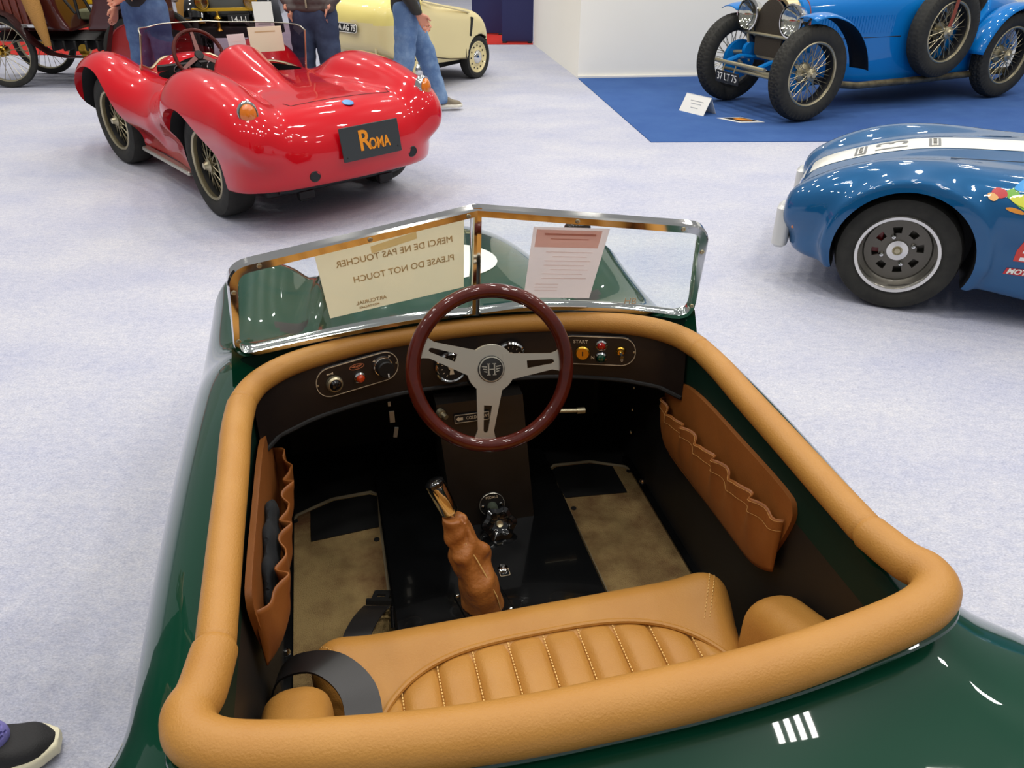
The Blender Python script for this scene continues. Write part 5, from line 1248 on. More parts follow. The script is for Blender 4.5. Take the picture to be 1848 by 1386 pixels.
# ================================================================== BRIGHT BLUE VINTAGE RACER ON THE BLUE CARPET
BX, BY, BYAW = 2.61, 7.11, 115
vint = empty('vintage_racing_car', 'bright blue vintage racing car with wire wheels and round headlamps on the blue carpet', 'car', (BX, BY, 0.006), BYAW)
BC = 0.57
def bug_f(x, y, z):
    a = np.abs(x - BC)
    hw = ip(y, [(-3.5, 0.10), (-3.0, 0.28), (-2.5, 0.385), (-1.9, 0.41), (-1.2, 0.37), (-0.6, 0.285), (-0.1, 0.205)])
    top = ip(y, [(-3.5, 0.62), (-3.0, 0.85), (-2.5, 0.98), (-1.9, 1.02), (-1.2, 1.06), (-0.6, 1.01), (-0.1, 0.965)])
    bot = ip(y, [(-3.5, 0.45), (-2.9, 0.33), (-0.3, 0.29), (-0.1, 0.33)])
    f = smax(a - hw + 0.25 * np.maximum(z - 0.72, 0) ** 2 + 0.2 * np.maximum(0.5 - z, 0) ** 2, z - top + 1.2 * a ** 2 * 0.6, 0.14)
    f = smax(f, bot - z, 0.05); f = np.maximum(f, y + 0.13); f = smax(f, -3.4 - y, 0.1)
    ck = smax(smax(a - 0.32, y + 1.35, 0.08), -2.35 - y - 0.25 * (z - 0.8), 0.15); ck = np.maximum(ck, 0.5 - z)
    side = np.maximum(np.sqrt(((y + 2.0) / 0.34) ** 2 + ((z - 1.02) / 0.36) ** 2) * 0.34 - 0.34, -ck * 0 - 1)
    f = np.maximum(f, -ck); f = smax(f, -side, 0.02)
    return f
def bug_m(x, y, z):
    a = np.abs(x - BC); return ((a < 0.325) & (y < -1.33) & (y > -2.45) & (z < 0.98)).astype(int)
body = solid('body', bug_f, (BC - 0.5, -3.6, 0.2), (BC + 0.5, 0.0, 1.2), 0.022, ['bug_blue', 'black'], vint, bug_m, 40)
# bonnet louvres and joint
b = MB()
for k in range(26):
    y = -0.34 - 0.030 * k; hwv = float(ip(np.array([y]), [(-1.2, 0.37), (-0.6, 0.285), (-0.1, 0.205)])[0])
    for s in (-1, 1): b.box((BC + s * (hwv - 0.002), y, 0.735), (0.014, 0.013, 0.145), Matrix.Rotation(s * 0.15, 3, 'Z'))
tag(b.build('louvres', 'bug_blue', vint, None, False), kind='stuff')
b = MB(); b.tube([(BC - float(ip(np.array([y]), [(-1.2, 0.37), (-0.6, 0.285), (-0.1, 0.205)])[0]) - 0.001, y, 0.625) for y in (-0.15, -0.4, -0.7, -1.0, -1.2)], 0.004, 5); b.build('bonnet_joint', 'black', vint)
# leather bonnet strap
b = MB(); pts = []
for k in range(25):
    t = math.pi * k / 24; xx = BC - math.cos(t) * 0.225; zz = 0.52 + (0.46 * math.sin(t) ** 0.45 if 0 < k < 24 else 0); pts.append((xx, -0.20, zz))
b.tube(pts, 0.022, 6, flat=0.3, up=(0, 1, 0)); b.build('bonnet_strap', mat('strap_leather', (150, 72, 50), 0.6), vint)
# horseshoe radiator
def horseshoe(w, h, n=16):
    pts = []
    for k in range(n + 1):
        t = math.pi * k / n; pts.append((w / 2 * math.cos(t), h - w * 0.55 + w * 0.55 * math.sin(t)))
    pts += [(-w / 2 * 1.0, h * 0.5), (-w / 2 * 0.86, 0.02), (-w / 2 * 0.75, 0), (w / 2 * 0.75, 0), (w / 2 * 0.86, 0.02), (w / 2, h * 0.5)]
    return pts
o_, i_ = horseshoe(0.43, 0.53), [(p[0] * 0.86, 0.03 + p[1] * 0.89) for p in horseshoe(0.43, 0.53)]
b = MB(); b.prism(o_, 0.15, (BC, -0.15, 0.445), (1, 0, 0), (0, 0, 1), holes=[i_]); 
for i, v in enumerate(b.v): pass
rad = b.build('radiator_shell', mat('nickel_cream', (206, 188, 146), 0.3, 0.7), vint); rad.location = (0, 0.15, 0)
b = MB(); b.prism(i_, 0.02, (BC, -0.04, 0.445), (1, 0, 0), (0, 0, 1)); core = b.build('radiator_core', mat('radiator_mesh', (58, 50, 38), 0.6, 0.3, bump=(260, 0.9, 0.004)), rad); core.location = (0, -0.06, 0)
b = MB(); b.X = Matrix.Translation((BC, 0.012, 0.945)) @ Matrix.Rotation(R(90), 4, 'X'); b.prism([(0.05 * math.cos(2 * math.pi * k / 24), 0.028 * math.sin(2 * math.pi * k / 24)) for k in range(24)], 0.010); bd_ = b.build('radiator_badge', 'satin', vint)
b = MB(); b.X = Matrix.Translation((BC, 0.012, 0.945)) @ Matrix.Rotation(R(90), 4, 'X'); b.prism([(0.043 * math.cos(2 * math.pi * k / 24), 0.022 * math.sin(2 * math.pi * k / 24)) for k in range(24)], 0.004, (0, 0, -0.016)); b.build('badge_field', 'red_matte', bd_); 
bd_.rotation_euler = (0, 0, 0)
# front wheels, rear wheels
for x, y in ((0.06, 0.0), (2 * BC - 0.06, 0.0), (0.06, -2.53), (2 * BC - 0.06, -2.53)):
    s = -1 if x < BC else 1
    w = wire_wheel(vint, (x, y, 0.40), (s, 0, 0), 0.395, 0.262, 0.145, 'rubber_dusty', 'nickel', 'nickel', 48, tread=(48, 0.012, True), bp='bug_blue')
    C = Vector((x - s * 0.07, y, 0.40))
    MB().lathe([(0, 0.0), (0.15, 0.0), (0.175, -0.012), (0.175, -0.045), (0, -0.045)], C, (s, 0, 0), 32).build('brake_drum', 'bug_blue', w)
    MB().lathe([(0, 0.055), (0.055, 0.045), (0.085, 0.02), (0.09, 0.0)], C, (s, 0, 0), 20).build('hub_dome', 'nickel', w)
# cycle wings
def wing(x0, x1, cy, cz, arc, m='bug_blue', crown=0.03):
    b = MB(); n = len(arc); nv = 7
    P = []
    for (ang, r) in arc: P.append((ang, r))
    F_ = []
    def pt(u, v):
        t = u * (n - 1); i = min(int(t), n - 2); fr_ = t - i; a = R(P[i][0] + (P[i + 1][0] - P[i][0]) * fr_); r = P[i][1] + (P[i + 1][1] - P[i][1]) * fr_
        q = 2 * v - 1; r2 = r - crown * q * q
        return (x0 + (x1 - x0) * v, cy + r2 * math.cos(a), cz + r2 * math.sin(a))
    b.grid(pt, 28, nv); o = b.build('mudguard', [m, 'black'], vint, 60, fix=False); md = o.modifiers.new('thick', 'SOLIDIFY'); md.thickness = 0.006; md.material_offset = 1; md.offset = 0; return o
for s in (-1, 1):
    xa, xb = (-0.055, 0.17) if s < 0 else (2 * BC - 0.17, 2 * BC + 0.055)
    wing(xa, xb, 0.0, 0.40, [(75, 0.472), (82, 0.478), (92, 0.484), (115, 0.50), (145, 0.55), (172, 0.61), (180, 0.63)])
    b = MB(); xm = (xa + xb) / 2; b.tube([(xm, 0.05, 0.865), (xm - s * 0.10, 0.0, 0.80), (BC + s * 0.26, -0.02, 0.62)], 0.010, 8); b.build('wing_stay', 'nickel', vint)
    wing(xa, xb, -2.53, 0.40, [(5, 0.50), (30, 0.475), (60, 0.47), (90, 0.47), (130, 0.48), (160, 0.5)], crown=0.04)
# headlamps
for s in (-1, 1):
    c = Vector((BC + s * 0.285, 0.06, 0.80))
    h = MB().lathe([(0, -0.14), (0.06, -0.13), (0.11, -0.07), (0.132, 0.0), (0.140, 0.012), (0.138, 0.028), (0.125, 0.03)], c, (s * -0.02, 1, 0.0), 32).build('headlamp', 'chrome', vint)
    MB().lathe([(0, 0.045), (0.06, 0.042), (0.10, 0.034), (0.126, 0.024)], c, (s * -0.02, 1, 0.0), 32).build('headlamp_glass', 'lamp_glass', h)
    MB().lathe([(0, -0.05), (0.05, -0.035), (0.10, 0.005), (0.12, 0.024)], c, (s * -0.02, 1, 0.0), 32).build('reflector', 'chrome', h)
    b = MB(); b.cyl((BC + s * 0.285, 0.05, 0.67), (BC + s * 0.24, 0.02, 0.40), 0.012, 8); b.build('lamp_post', 'nickel', h)
b = MB(); b.cyl((BC - 0.31, 0.06, 0.655), (BC + 0.31, 0.06, 0.655), 0.014, 10); b.build('lamp_bar', 'nickel', vint)
# front axle, springs, steering
b = MB(); b.tube([(0.12, 0.0, 0.40), (0.25, 0.02, 0.34), (BC, 0.03, 0.315), (0.89, 0.02, 0.34), (1.02, 0.0, 0.40)], 0.024, 10); b.build('front_axle', 'nickel', vint)
for s in (-1, 1):
    b = MB(); b.tube([(BC + s * 0.22, 0.30, 0.42), (BC + s * 0.22, 0.16, 0.46), (BC + s * 0.22, 0.0, 0.44), (BC + s * 0.22, -0.3, 0.40)], 0.030, 8, flat=0.7); b.build('spring_dumb_iron', 'bug_blue', vint)
    b = MB(); b.lathe([(0, 0.03), (0.06, 0.03), (0.07, 0.02), (0.07, -0.02), (0, -0.03)], (BC + s * 0.25, 0.03, 0.50), (s, 0, 0), 18); b.build('friction_damper', 'bug_blue', vint)
    b = MB(); b.tube([(BC + s * 0.48, 0.10, 0.46), (BC + s * 0.3, 0.06, 0.48)], 0.018, 8); b.build('brake_rod', 'nickel', vint)
b = MB(); b.cyl((BC - 0.30, 0.30, 0.415), (BC + 0.38, 0.30, 0.415), 0.018, 10); b.build('front_cross_tube', 'nickel', vint)
b = MB(); b.cyl((0.14, 0.16, 0.33), (1.0, 0.16, 0.33), 0.014, 8); b.build('track_rod', 'nickel', vint)
PFb = frame_mat((BC + 0.15, 0.335, 0.29), (-1, 0, 0), (0, 0.1, 1))
b = MB(); b.X = PFb; b.rbox((0, 0, -0.004), (0.33, 0.105, 0.006), 0.006); pb = b.build('number_plate', 'black', vint)
text('lettering', '37 LT 75', 0.092, PFb, 'white', pb, 0.001, sx=0.85)
for s in (-1, 1): b = MB(); b.cyl((BC + 0.15 + s * 0.08, 0.33, 0.33), (BC + 0.15 + s * 0.08, 0.31, 0.40), 0.006, 6); b.build('plate_stay', 'nickel', pb)
b = MB(); b.tube([(0.20, -0.45, 0.26), (0.14, -0.70, 0.235), (0.12, -1.2, 0.235), (0.12, -3.0, 0.235)], 0.032, 12); b.build('exhaust_pipe', mat('sooty_pipe', (120, 110, 84), 0.5, 0.6, var=(12, (70, 64, 50), 0.35, 0.7)), vint)
b = MB(); b.rbox((BC, -1.4, 0.27), (0.5, 2.4, 0.07), 0.02); b.build('undertray', 'black', vint)
b = MB(); b.cyl((0.16, -2.05, 0.44), (0.16, -2.75, 0.46), 0.013, 8); b.sphere((0.16, -2.2, 0.445), 0.024); b.build('brake_lever_rod', 'nickel', vint)
# spare wheel strapped to the side
sp = wire_wheel(vint, (0.075, -1.60, 0.655), (-1, 0, 0), 0.40, 0.262, 0.15, 'rubber_dusty', 'nickel', 'nickel', 44, tread=(60, 0.007, True), name='spare_wheel')
b = MB(); b.tube([(0.03, -1.60, 0.66), (0.012, -1.60, 0.80), (-0.01, -1.59, 0.96), (0.08, -1.58, 1.07), (0.20, -1.57, 1.08)], 0.024, 6, flat=0.25, up=(1, 0, 0)); b.build('spare_strap', bpy.data.materials['strap_leather'], sp)
b = MB()
for s in (-1, 1): b.tube([(0.09, -1.60, 0.62), (0.07, -1.60 + s * 0.12, 0.40)], 0.02, 6, flat=0.3, up=(1, 0, 0))
b.build('spare_lower_strap', 'black', sp)
# cockpit: seat, wheel, screen
b = MB(); b.rbox((BC, -2.18, 0.80), (0.60, 0.16, 0.52), 0.05); b.rbox((BC, -1.95, 0.62), (0.60, 0.44, 0.16), 0.05); b.build('seat', mat('worn_dark_leather', (58, 50, 42), 0.6, var=(12, (40, 34, 30), 0.3, 0.7)), vint)
b = MB(); b.X = frame_mat((BC - 0.14, -1.58, 0.98), (1, 0, 0), (0, 0.35, 0.93)); b.tube([(0.19 * math.cos(2 * math.pi * k / 40), 0.19 * math.sin(2 * math.pi * k / 40), 0) for k in range(40)], 0.012, 8, True)
for k in range(4): b.cyl((0, 0, 0), (0.19 * math.cos(k * math.pi / 2 + .78), 0.19 * math.sin(k * math.pi / 2 + .78), 0), 0.007, 6)
b.build('steering_wheel', 'wood', vint)
# cards on the carpet
M['card'] = mat('white_card', (234, 232, 224), 0.6)
e = empty('tent_card', 'white folded tent card standing on the blue carpet in front of the vintage racer', 'card', (1.745, 7.53, 0.006), -55)
for s, nm in ((-1, 'front_leaf'), (1, 'rear_leaf')):
    b = MB(); A = [(-0.155, s * 0.085, 0.0), (0.155, s * 0.085, 0.0), (0.155, 0, 0.150), (-0.155, 0, 0.150)]
    if s < 0: b.add(A + [(p[0], p[1] + 0.003, p[2]) for p in A], [(0, 1, 2, 3), (7, 6, 5, 4), (0, 4, 5, 1), (1, 5, 6, 2), (2, 6, 7, 3), (3, 7, 4, 0)])
    else: b.add([(p[0], p[1] - 0.003, p[2]) for p in A] + A, [(0, 1, 2, 3), (7, 6, 5, 4), (0, 4, 5, 1), (1, 5, 6, 2), (2, 6, 7, 3), (3, 7, 4, 0)])
    b.build(nm, 'card', e, None, False)
for k, (z, w_) in enumerate(((0.10, 0.16), (0.078, 0.13), (0.045, 0.09))):
    b = MB(); y = -0.085 * (1 - z / 0.15) - 0.001; b.box((0.01, y, z), (w_, 0.001, 0.010)); b.build('text_line', mat('pale_card_ink', (206, 206, 200), 0.6) if k == 0 else bpy.data.materials['pale_card_ink'], e, None, False)
e = empty('picture_card', 'black printed card with an orange picture lying flat on the blue carpet', 'card', (2.05, 7.19, 0.006), -8)
b = MB(); b.prism([(-0.19, 0.06), (0.0, -0.10), (0.22, -0.05), (0.03, 0.12)], 0.004); b.build('board', 'card', e, None, False)
b = MB(); b.prism([(-0.15, 0.06), (0.01, -0.07), (0.18, -0.035), (0.03, 0.105)], 0.001, (0, 0, 0.004)); b.build('black_print', 'ink_black', e, None, False)
b = MB(); b.prism([(-0.05, 0.035), (0.01, -0.02), (0.12, -0.015), (0.10, 0.01), (0.05, 0.05), (0.0, 0.06)], 0.001, (0, 0, 0.005)); b.build('orange_print', mat('orange_print', (222, 140, 40), 0.6), e, None, False)

# ================================================================== CREAM MICROCAR
KX, KY, KYAW = -0.933, 8.40, -33
cream = empty('microcar', 'small cream microcar with chrome hubcaps seen from behind, between the two people', 'car', (KX, KY, 0), KYAW)
def cr_f(x, y, z):
    a = np.abs(x + 0.49)
    hw = ip(y, [(-0.42, 0.36), (-0.2, 0.44), (0.3, 0.475), (0.9, 0.49), (1.2, 0.47), (1.4, 0.36)])
    top = ip(y, [(-0.42, 0.78), (-0.2, 0.92), (0.1, 0.96), (0.3, 0.84), (0.6, 0.79), (0.9, 0.75), (1.15, 0.67), (1.32, 0.52), (1.42, 0.40)])
    bot = ip(y, [(-0.42, 0.44), (-0.25, 0.36), (0.2, 0.27), (0.8, 0.24), (1.4, 0.20)])
    f = smax(a - hw + 0.25 * np.maximum(z - 0.5, 0) ** 2, z - top + 0.12 * a ** 2, 0.12)
    f = smax(f, bot - z, 0.03); f = smax(f, np.maximum(-0.40 - y + 0.25 * a ** 2, y - 1.40 + 0.3 * a ** 2), 0.10)
    f = np.maximum(f, -cylx(a, y, z, 1.07, 0.22, 0.245, 0.30, 1)); f = np.maximum(f, -cylx(a, y, z, 0.04, 0.22, 0.265, 0.30, 1))
    ck = smax(smax(a - 0.38, np.abs(y - 0.45) - 0.26, 0.06), 0.4 - z, 0.04); f = np.maximum(f, -ck)
    return f
def cr_m(x, y, z):
    a = np.abs(x + 0.49); q = np.minimum(np.sqrt((y - 1.07) ** 2 + (z - .22) ** 2) - 0.245, np.sqrt((y - .04) ** 2 + (z - .22) ** 2) - 0.265)
    r = np.zeros(len(x), int); r[(q < 0.004) & (a < 0.465)] = 1; r[(a < 0.385) & (np.abs(y - 0.45) < 0.265) & (z > 0.38)] = 1
    r[(z > 0.705 - 0.10 * a) & (y < 0.12) & (r == 0)] = 2; return r
M['yellow_lid'] = mat('pale_yellow_lid', (236, 220, 130), 0.35, 0, 0.3)
solid('body', cr_f, (-1.1, -0.55, 0.12), (0.12, 1.55, 1.1), 0.02, ['cream', 'black', 'yellow_lid'], cream, cr_m, 45)
for yy in (1.07, 0.04):
    for s in (-1, 1):
        c = (-0.49 + s * 0.405, yy, 0.225)
        w = tyre_mb(c, (s, 0, 0), 0.225, 0.165, 0.12).build('wheel', 'rubber', cream)
        MB().lathe([(0.168, -0.04), (0.168, 0.045), (0.155, 0.05), (0.14, 0.035), (0.10, 0.03), (0.08, 0.042), (0, 0.042)], c, (s, 0, 0), 28).build('wheel_disc', 'cream', w)
        MB().lathe([(0, 0.075), (0.04, 0.07), (0.07, 0.052), (0.078, 0.035)], c, (s, 0, 0), 24).build('hubcap', 'chrome', w)
        for k in range(12):
            a = 2 * math.pi * k / 12; 
            MB().lathe([(0, 0.0), (0.009, 0.0), (0.010, -0.004)], (c[0] + s * 0.040, c[1] + 0.12 * math.cos(a), c[2] + 0.12 * math.sin(a)), (s, 0, 0), 6).build('wheel_slot', 'black', w) if s > 0 else None
b = MB(); b.tube([(0.005, 0.22, 0.33), (0.008, 0.5, 0.28), (0.008, 0.79, 0.245)], 0.006, 5); b.tube([(0.008, 0.79, 0.245), (-0.012, 0.80, 0.45), (-0.035, 0.87, 0.70)], 0.006, 5); b.build('door_gap', mat('dark_gap', (70, 60, 40), 0.7), cream)
b = MB(); b.tube([(-0.025, 0.10, 0.86), (-0.02, 0.4, 0.80), (-0.02, 0.89, 0.70)], 0.013, 6); b.build('belt_moulding', 'cream', cream)
for k in range(6): b = MB(); b.lathe([(0, 0.006), (0.006, 0.004), (0.008, 0)], (-0.055 - 0.02 * (k % 2), 0.30 + 0.11 * k, 0.82 - 0.022 * k), (0, 0, 1), 8); b.build('stud', 'black', cream)
b = MB(); b.X = Matrix.Translation((-0.006, 0.905, 0.555)) @ Matrix.Rotation(R(-14), 4, 'X'); b.rbox((0, 0, 0), (0.02, 0.045, 0.19), 0.008); b.build('vent_slot', 'black', cream)
b = MB(); b.rbox((-0.49, 0.55, 0.20), (0.5, 1.7, 0.10), 0.03); b.build('chassis', 'black', cream)
PFc = frame_mat((-0.60, -0.402, 0.635), (1, -0.12, 0), (0, 0.12, 1))
b = MB(); b.X = PFc; b.rbox((0, 0, 0.004), (0.36, 0.085, 0.012), 0.03, None, 6); pc = b.build('number_plate', 'black', cream)
b = MB(); b.X = PFc; ring_outline(b, 0.36, 0.085, 0.03, 0.006, 0.008, 0.014, 6); b.build('plate_border', 'white', pc)
text('lettering', 'A AG 75', 0.075, PFc @ Matrix.Translation((0.03, 0, 0.0115)), 'white', pc, 0.001, sx=0.95, bold=0.002)
b = MB(); b.tube([(-0.85, -0.37, 0.46), (-0.7, -0.36, 0.28), (-0.66, -0.30, 0.14)], 0.012, 6); b.tube([(-0.25, -0.37, 0.46), (-0.28, -0.36, 0.28), (-0.3, -0.30, 0.2)], 0.012, 6); b.build('rear_stay', 'cream', cream)
b = MB(); b.rbox((-0.49, -0.22, 0.27), (0.55, 0.28, 0.2), 0.05); b.build('rear_axle_housing', 'black', cream)

# ================================================================== MAROON VETERAN CAR (top left)
vet = empty('veteran_car', 'maroon veteran car with thin wire wheels and a hanging wicker basket at the top left', 'car', (-4.3, 9.2, 0), 90)
def vw(ly, lx, Rr, m_disc=None):
    c = (lx, ly, Rr); s = -1 if lx < 0 else 1
    w = tyre_mb(c, (s, 0, 0), Rr, Rr - 0.055, 0.062, n=48).build('wheel', 'rubber_dusty', vet)
    MB().lathe([(Rr - 0.05, -0.02), (Rr - 0.05, 0.02), (Rr - 0.07, 0.014), (Rr - 0.07, -0.014)], c, (s, 0, 0), 40, True).build('rim', 'nickel' if not m_disc else m_disc, w)
    MB().lathe([(0, 0.07), (0.03, 0.065), (0.04, 0.03), (0.055, 0.02), (0.055, -0.06), (0, -0.06)], c, (s, 0, 0), 16).build('hub', 'brass', w)
    if m_disc: MB().lathe([(0.03, 0.03), (Rr - 0.09, 0.012), (Rr - 0.065, 0.006), (Rr - 0.065, -0.01), (0.03, -0.01)], c, (s, 0, 0), 36).build('wheel_disc', m_disc, w)
    else:
        b = MB(); C = Vector(c)
        for k in range(28):
            a = 2 * math.pi * k / 28; a1 = a + (0.5 if k % 2 else -0.5)
            b.tube([C + Vector((s * 0.03 * (1 if k % 4 < 2 else -1), 0.04 * math.cos(a1), 0.04 * math.sin(a1))), C + Vector((0, (Rr - 0.065) * math.cos(a), (Rr - 0.065) * math.sin(a)))], 0.003, 4)
        tag(b.build('spokes', 'nickel', w), kind='stuff')
vw(1.09, -0.42, 0.36); vw(1.09, 0.42, 0.36); vw(-0.34, -0.42, 0.345, 'red_matte'); vw(-0.34, 0.42, 0.345, 'red_matte')
def vbody(x, y, z):
    a = np.abs(x)
    f = smax(a - 0.36, np.maximum(0.54 - z, z - ip(y, [(-0.8, 1.25), (-0.2, 1.25), (0.02, 1.05), (0.1, 0.72), (0.42, 0.70), (0.5, 0.95), (1.3, 0.95)])), 0.05)
    f = smax(f, np.maximum(-0.52 - y, y - 1.35), 0.06)
    return smax(f, -(np.sqrt(((y - 0.24) / 0.20) ** 2 + ((z - 0.86) / 0.20) ** 2) * 0.2 - 0.2), 0.03)
solid('body', vbody, (-0.45, -0.85, 0.45), (0.45, 1.45, 1.35), 0.022, 'maroon', vet)
for k in range(9): b = MB(); b.rbox((-0.365, 0.62 + 0.075 * k, 0.76), (0.03, 0.066, 0.34), 0.01); b.build('bonnet_slat', mat('varnished_wood', (104, 44, 30), 0.25, 0, 0.6) if k == 0 else bpy.data.materials['varnished_wood'], vet)
b = MB(); b.rbox((-0.385, 0.92, 0.60), (0.03, 0.72, 0.035), 0.01); b.build('bonnet_rail', 'chrome', vet)
for s in (-1, 1):
    b = MB(); b.tube([(s * 0.44, 1.55, 0.62), (s * 0.44, 1.30, 0.76), (s * 0.44, 1.09, 0.80), (s * 0.44, 0.88, 0.70), (s * 0.44, 0.72, 0.46), (s * 0.44, 0.56, 0.34), (s * 0.44, 0.40, 0.31), (s * 0.44, 0.05, 0.31), (s * 0.44, -0.06, 0.36), (s * 0.44, -0.12, 0.52), (s * 0.44, -0.22, 0.72), (s * 0.44, -0.36, 0.80), (s * 0.44, -0.52, 0.76)], 0.085, 8, flat=0.10, up=(0, 0.01, 1)); b.build('running_board_wing', 'maroon_dark', vet)

b = MB(); b.tube([(0, 1.25, 0.46), (0, -0.6, 0.46)], 0.34, 4, flat=0.18, up=(0, 0, 1)); b.build('chassis', 'black', vet)
b = MB(); b.lathe([(0.03, 0.0), (0.036, 0.02), (0.078, 0.34), (0.086, 0.52), (0.075, 0.52), (0.03, 0.02)], (-0.49, 0.545, 0.42), (-0.02, 0.10, 1), 20); b.build('wicker_basket', mat('wicker', (176, 128, 62), 0.7, bump=(120, 1.0, 0.008)), vet)
b = MB(); b.rbox((0.18, 0.22, 0.66), (0.3, 0.5, 0.10), 0.03); b.build('seat_base', mat('green_grey_cloth', (96, 98, 70), 0.8), vet)
b = MB(); b.rbox((0.42, 0.22, 0.86), (0.06, 0.50, 0.26), 0.02); b.build('yellow_side_panel', mat('yellow_panel', (236, 186, 20), 0.5), vet)
for p, q in (((-0.30, 0.24, 0.66), (-0.3, 0.24, 1.1)), ((-0.2, 0.14, 0.7), (-0.2, 0.26, 1.0)), ((-0.2, 0.32, 0.7), (-0.2, 0.42, 0.86))): b = MB(); b.cyl(p, q, 0.016, 8); b.build('control_lever', 'black', vet)
b = MB()
for k in range(5): b.rbox((-0.2, 0.1 + 0.12 * k, 0.40), (0.3, 0.03, 0.10), 0.01)
b.build('gearbox', 'black', vet)
b = MB(); b.lathe([(0, 0.05), (0.05, 0.04), (0.06, -0.04), (0, -0.05)], (-0.3, 0.26, 0.36), (1, 0, 0), 14); b.build('brass_oil_pot', 'brass', vet)

# ================================================================== BLACK VETERAN CAR WITH BRASS (top centre left)
bv = empty('brass_trimmed_car', 'black veteran car with brass bar and lamps behind the red car', 'car', (-3.36, 10.4, 0), 180 + 8)
# local y points to the camera
b = MB()
def bw(sx): 
    return [(sx * 0.38, -0.4, 0.30), (sx * 0.38, -0.25, 0.55), (sx * 0.38, 0.0, 0.72), (sx * 0.38, 0.25, 0.80), (sx * 0.38, 0.5, 0.72), (sx * 0.38, 0.62, 0.58)]
for s in (-1, 1):
    b = MB(); b.tube(spline(bw(s), 5), 0.11, 8, flat=0.22, up=(0, 0.2, 1)); b.build('mudguard', 'black_gloss', bv)
    c = (s * 0.38, 0.30, 0.36); w = tyre_mb(c, (s, 0, 0), 0.36, 0.29, 0.075, n=44).build('wheel', 'rubber', bv)
    MB().lathe([(0.295, -0.02), (0.295, 0.02), (0.27, 0.02), (0.27, -0.02)], c, (s, 0, 0), 36, True).build('rim', 'black_gloss', w)
    for k in range(10):
        a = 2 * math.pi * k / 10; q = MB(); q.cyl((c[0], c[1], c[2]), (c[0], c[1] + 0.275 * math.cos(a), c[2] + 0.275 * math.sin(a)), 0.014, 6); q.build('wheel_spoke', 'black_gloss', w)
    l = MB().lathe([(0, -0.09), (0.05, -0.08), (0.075, 0.0), (0.08, 0.05), (0.07, 0.055), (0, 0.04)], (s * 0.27, 0.56, 0.74), (0, 1, 0), 18).build('headlamp', 'brass', bv)
    MB().lathe([(0, 0.06), (0.04, 0.058), (0.068, 0.052)], (s * 0.27, 0.56, 0.74), (0, 1, 0), 18).build('lamp_glass', 'lamp_glass', l)
    q = MB(); q.rbox((s * 0.33, 0.56, 0.53), (0.12, 0.06, 0.03), 0.008); q.cyl((s * 0.33, 0.55, 0.54), (s * 0.30, 0.55, 0.68), 0.022, 8, 0.035); q.build('brass_lamp_foot', 'brass', bv)
b = MB(); b.rbox((0, 0.0, 0.80), (0.42, 1.0, 0.52), 0.08); b.build('bonnet', 'black_gloss', bv)
b = MB(); b.rbox((0, 0.50, 0.84), (0.44, 0.06, 0.52), 0.06); b.build('radiator', mat('grey_radiator', (86, 90, 88), 0.5, 0.3), bv)
b = MB(); b.rbox((0, 0.58, 0.66), (0.80, 0.03, 0.035), 0.006); b.build('brass_bar', 'yellow_brass', bv)
b = MB(); b.rbox((0, 0.1, 0.42), (0.7, 1.0, 0.12), 0.03); b.build('chassis', 'black', bv)
b = MB(); b.lathe([(0, 0.0), (0.045, 0.0), (0.02, 0.03), (0.015, 0.10), (0.05, 0.13), (0.02, 0.16), (0.015, 0.20), (0, 0.21)], (0.12, 0.60, 0.44), (0, 0, 1), 16); b.build('brass_tap', 'brass', bv)
PFv = frame_mat((-0.11, 0.60, 0.555), (-1, 0, 0), (0, 0, 1)); b = MB(); b.X = PFv; b.rbox((0, 0, 0), (0.24, 0.10, 0.01), 0.006); pv = b.build('number_plate', 'black', bv)
text('lettering', '14-I-I', 0.085, PFv @ Matrix.Translation((0, 0, 0.006)), 'white', pv, 0.001)
b = MB(); b.rbox((0, -0.75, 0.9), (0.9, 0.8, 0.9), 0.08); b.build('coachwork', 'black_gloss', bv)
b = MB(); b.rbox((0, -0.35, 1.2), (0.9, 0.03, 0.6), 0.02); b.build('dash_board', 'maroon', bv)
o = MB().rbox((0, 0, 0), (0.15, 0.3, 0.40), 0.02).build('wooden_crate', mat('pale_wood', (206, 158, 84), 0.6, bump=(60, 0.4, 0.004), var=(8, (186, 136, 66), 0.3, 0.7)), None); o.location = (-3.98, 10.4, 0.72); o.rotation_euler = (0, 0, R(8)); tag(o, 'upright pale wooden box beside the black veteran car', 'box')
st_e = empty('notice_stand', 'white notice sheet on a thin stand behind the red car windscreen', 'sign', (-2.78, 9.5, 0), 6)
b = MB(); b.box((0, 0, 0.62), (0.21, 0.006, 0.30)); b.build('sheet', 'card', st_e, None, False)
b = MB(); b.cyl((0, 0.01, 0.02), (0, 0.01, 0.6), 0.010, 8); b.lathe([(0, 0.02), (0.12, 0.015), (0.13, 0)], (0, 0.01, 0), (0, 0, 1), 20); b.build('stand', 'black', st_e)
b = MB(); b.box((0, -0.004, 0.545), (0.14, 0.001, 0.008)); b.build('text_line', 'ink_grey', st_e, None, False)
o.location.z = 0.70
cr = MB().rbox((0, 0, 0.25), (0.22, 0.36, 0.5), 0.02).build('plinth', 'black', None); cr.location = (-3.98, 10.4, 0); tag(cr, 'black plinth carrying the pale wooden box', 'plinth')
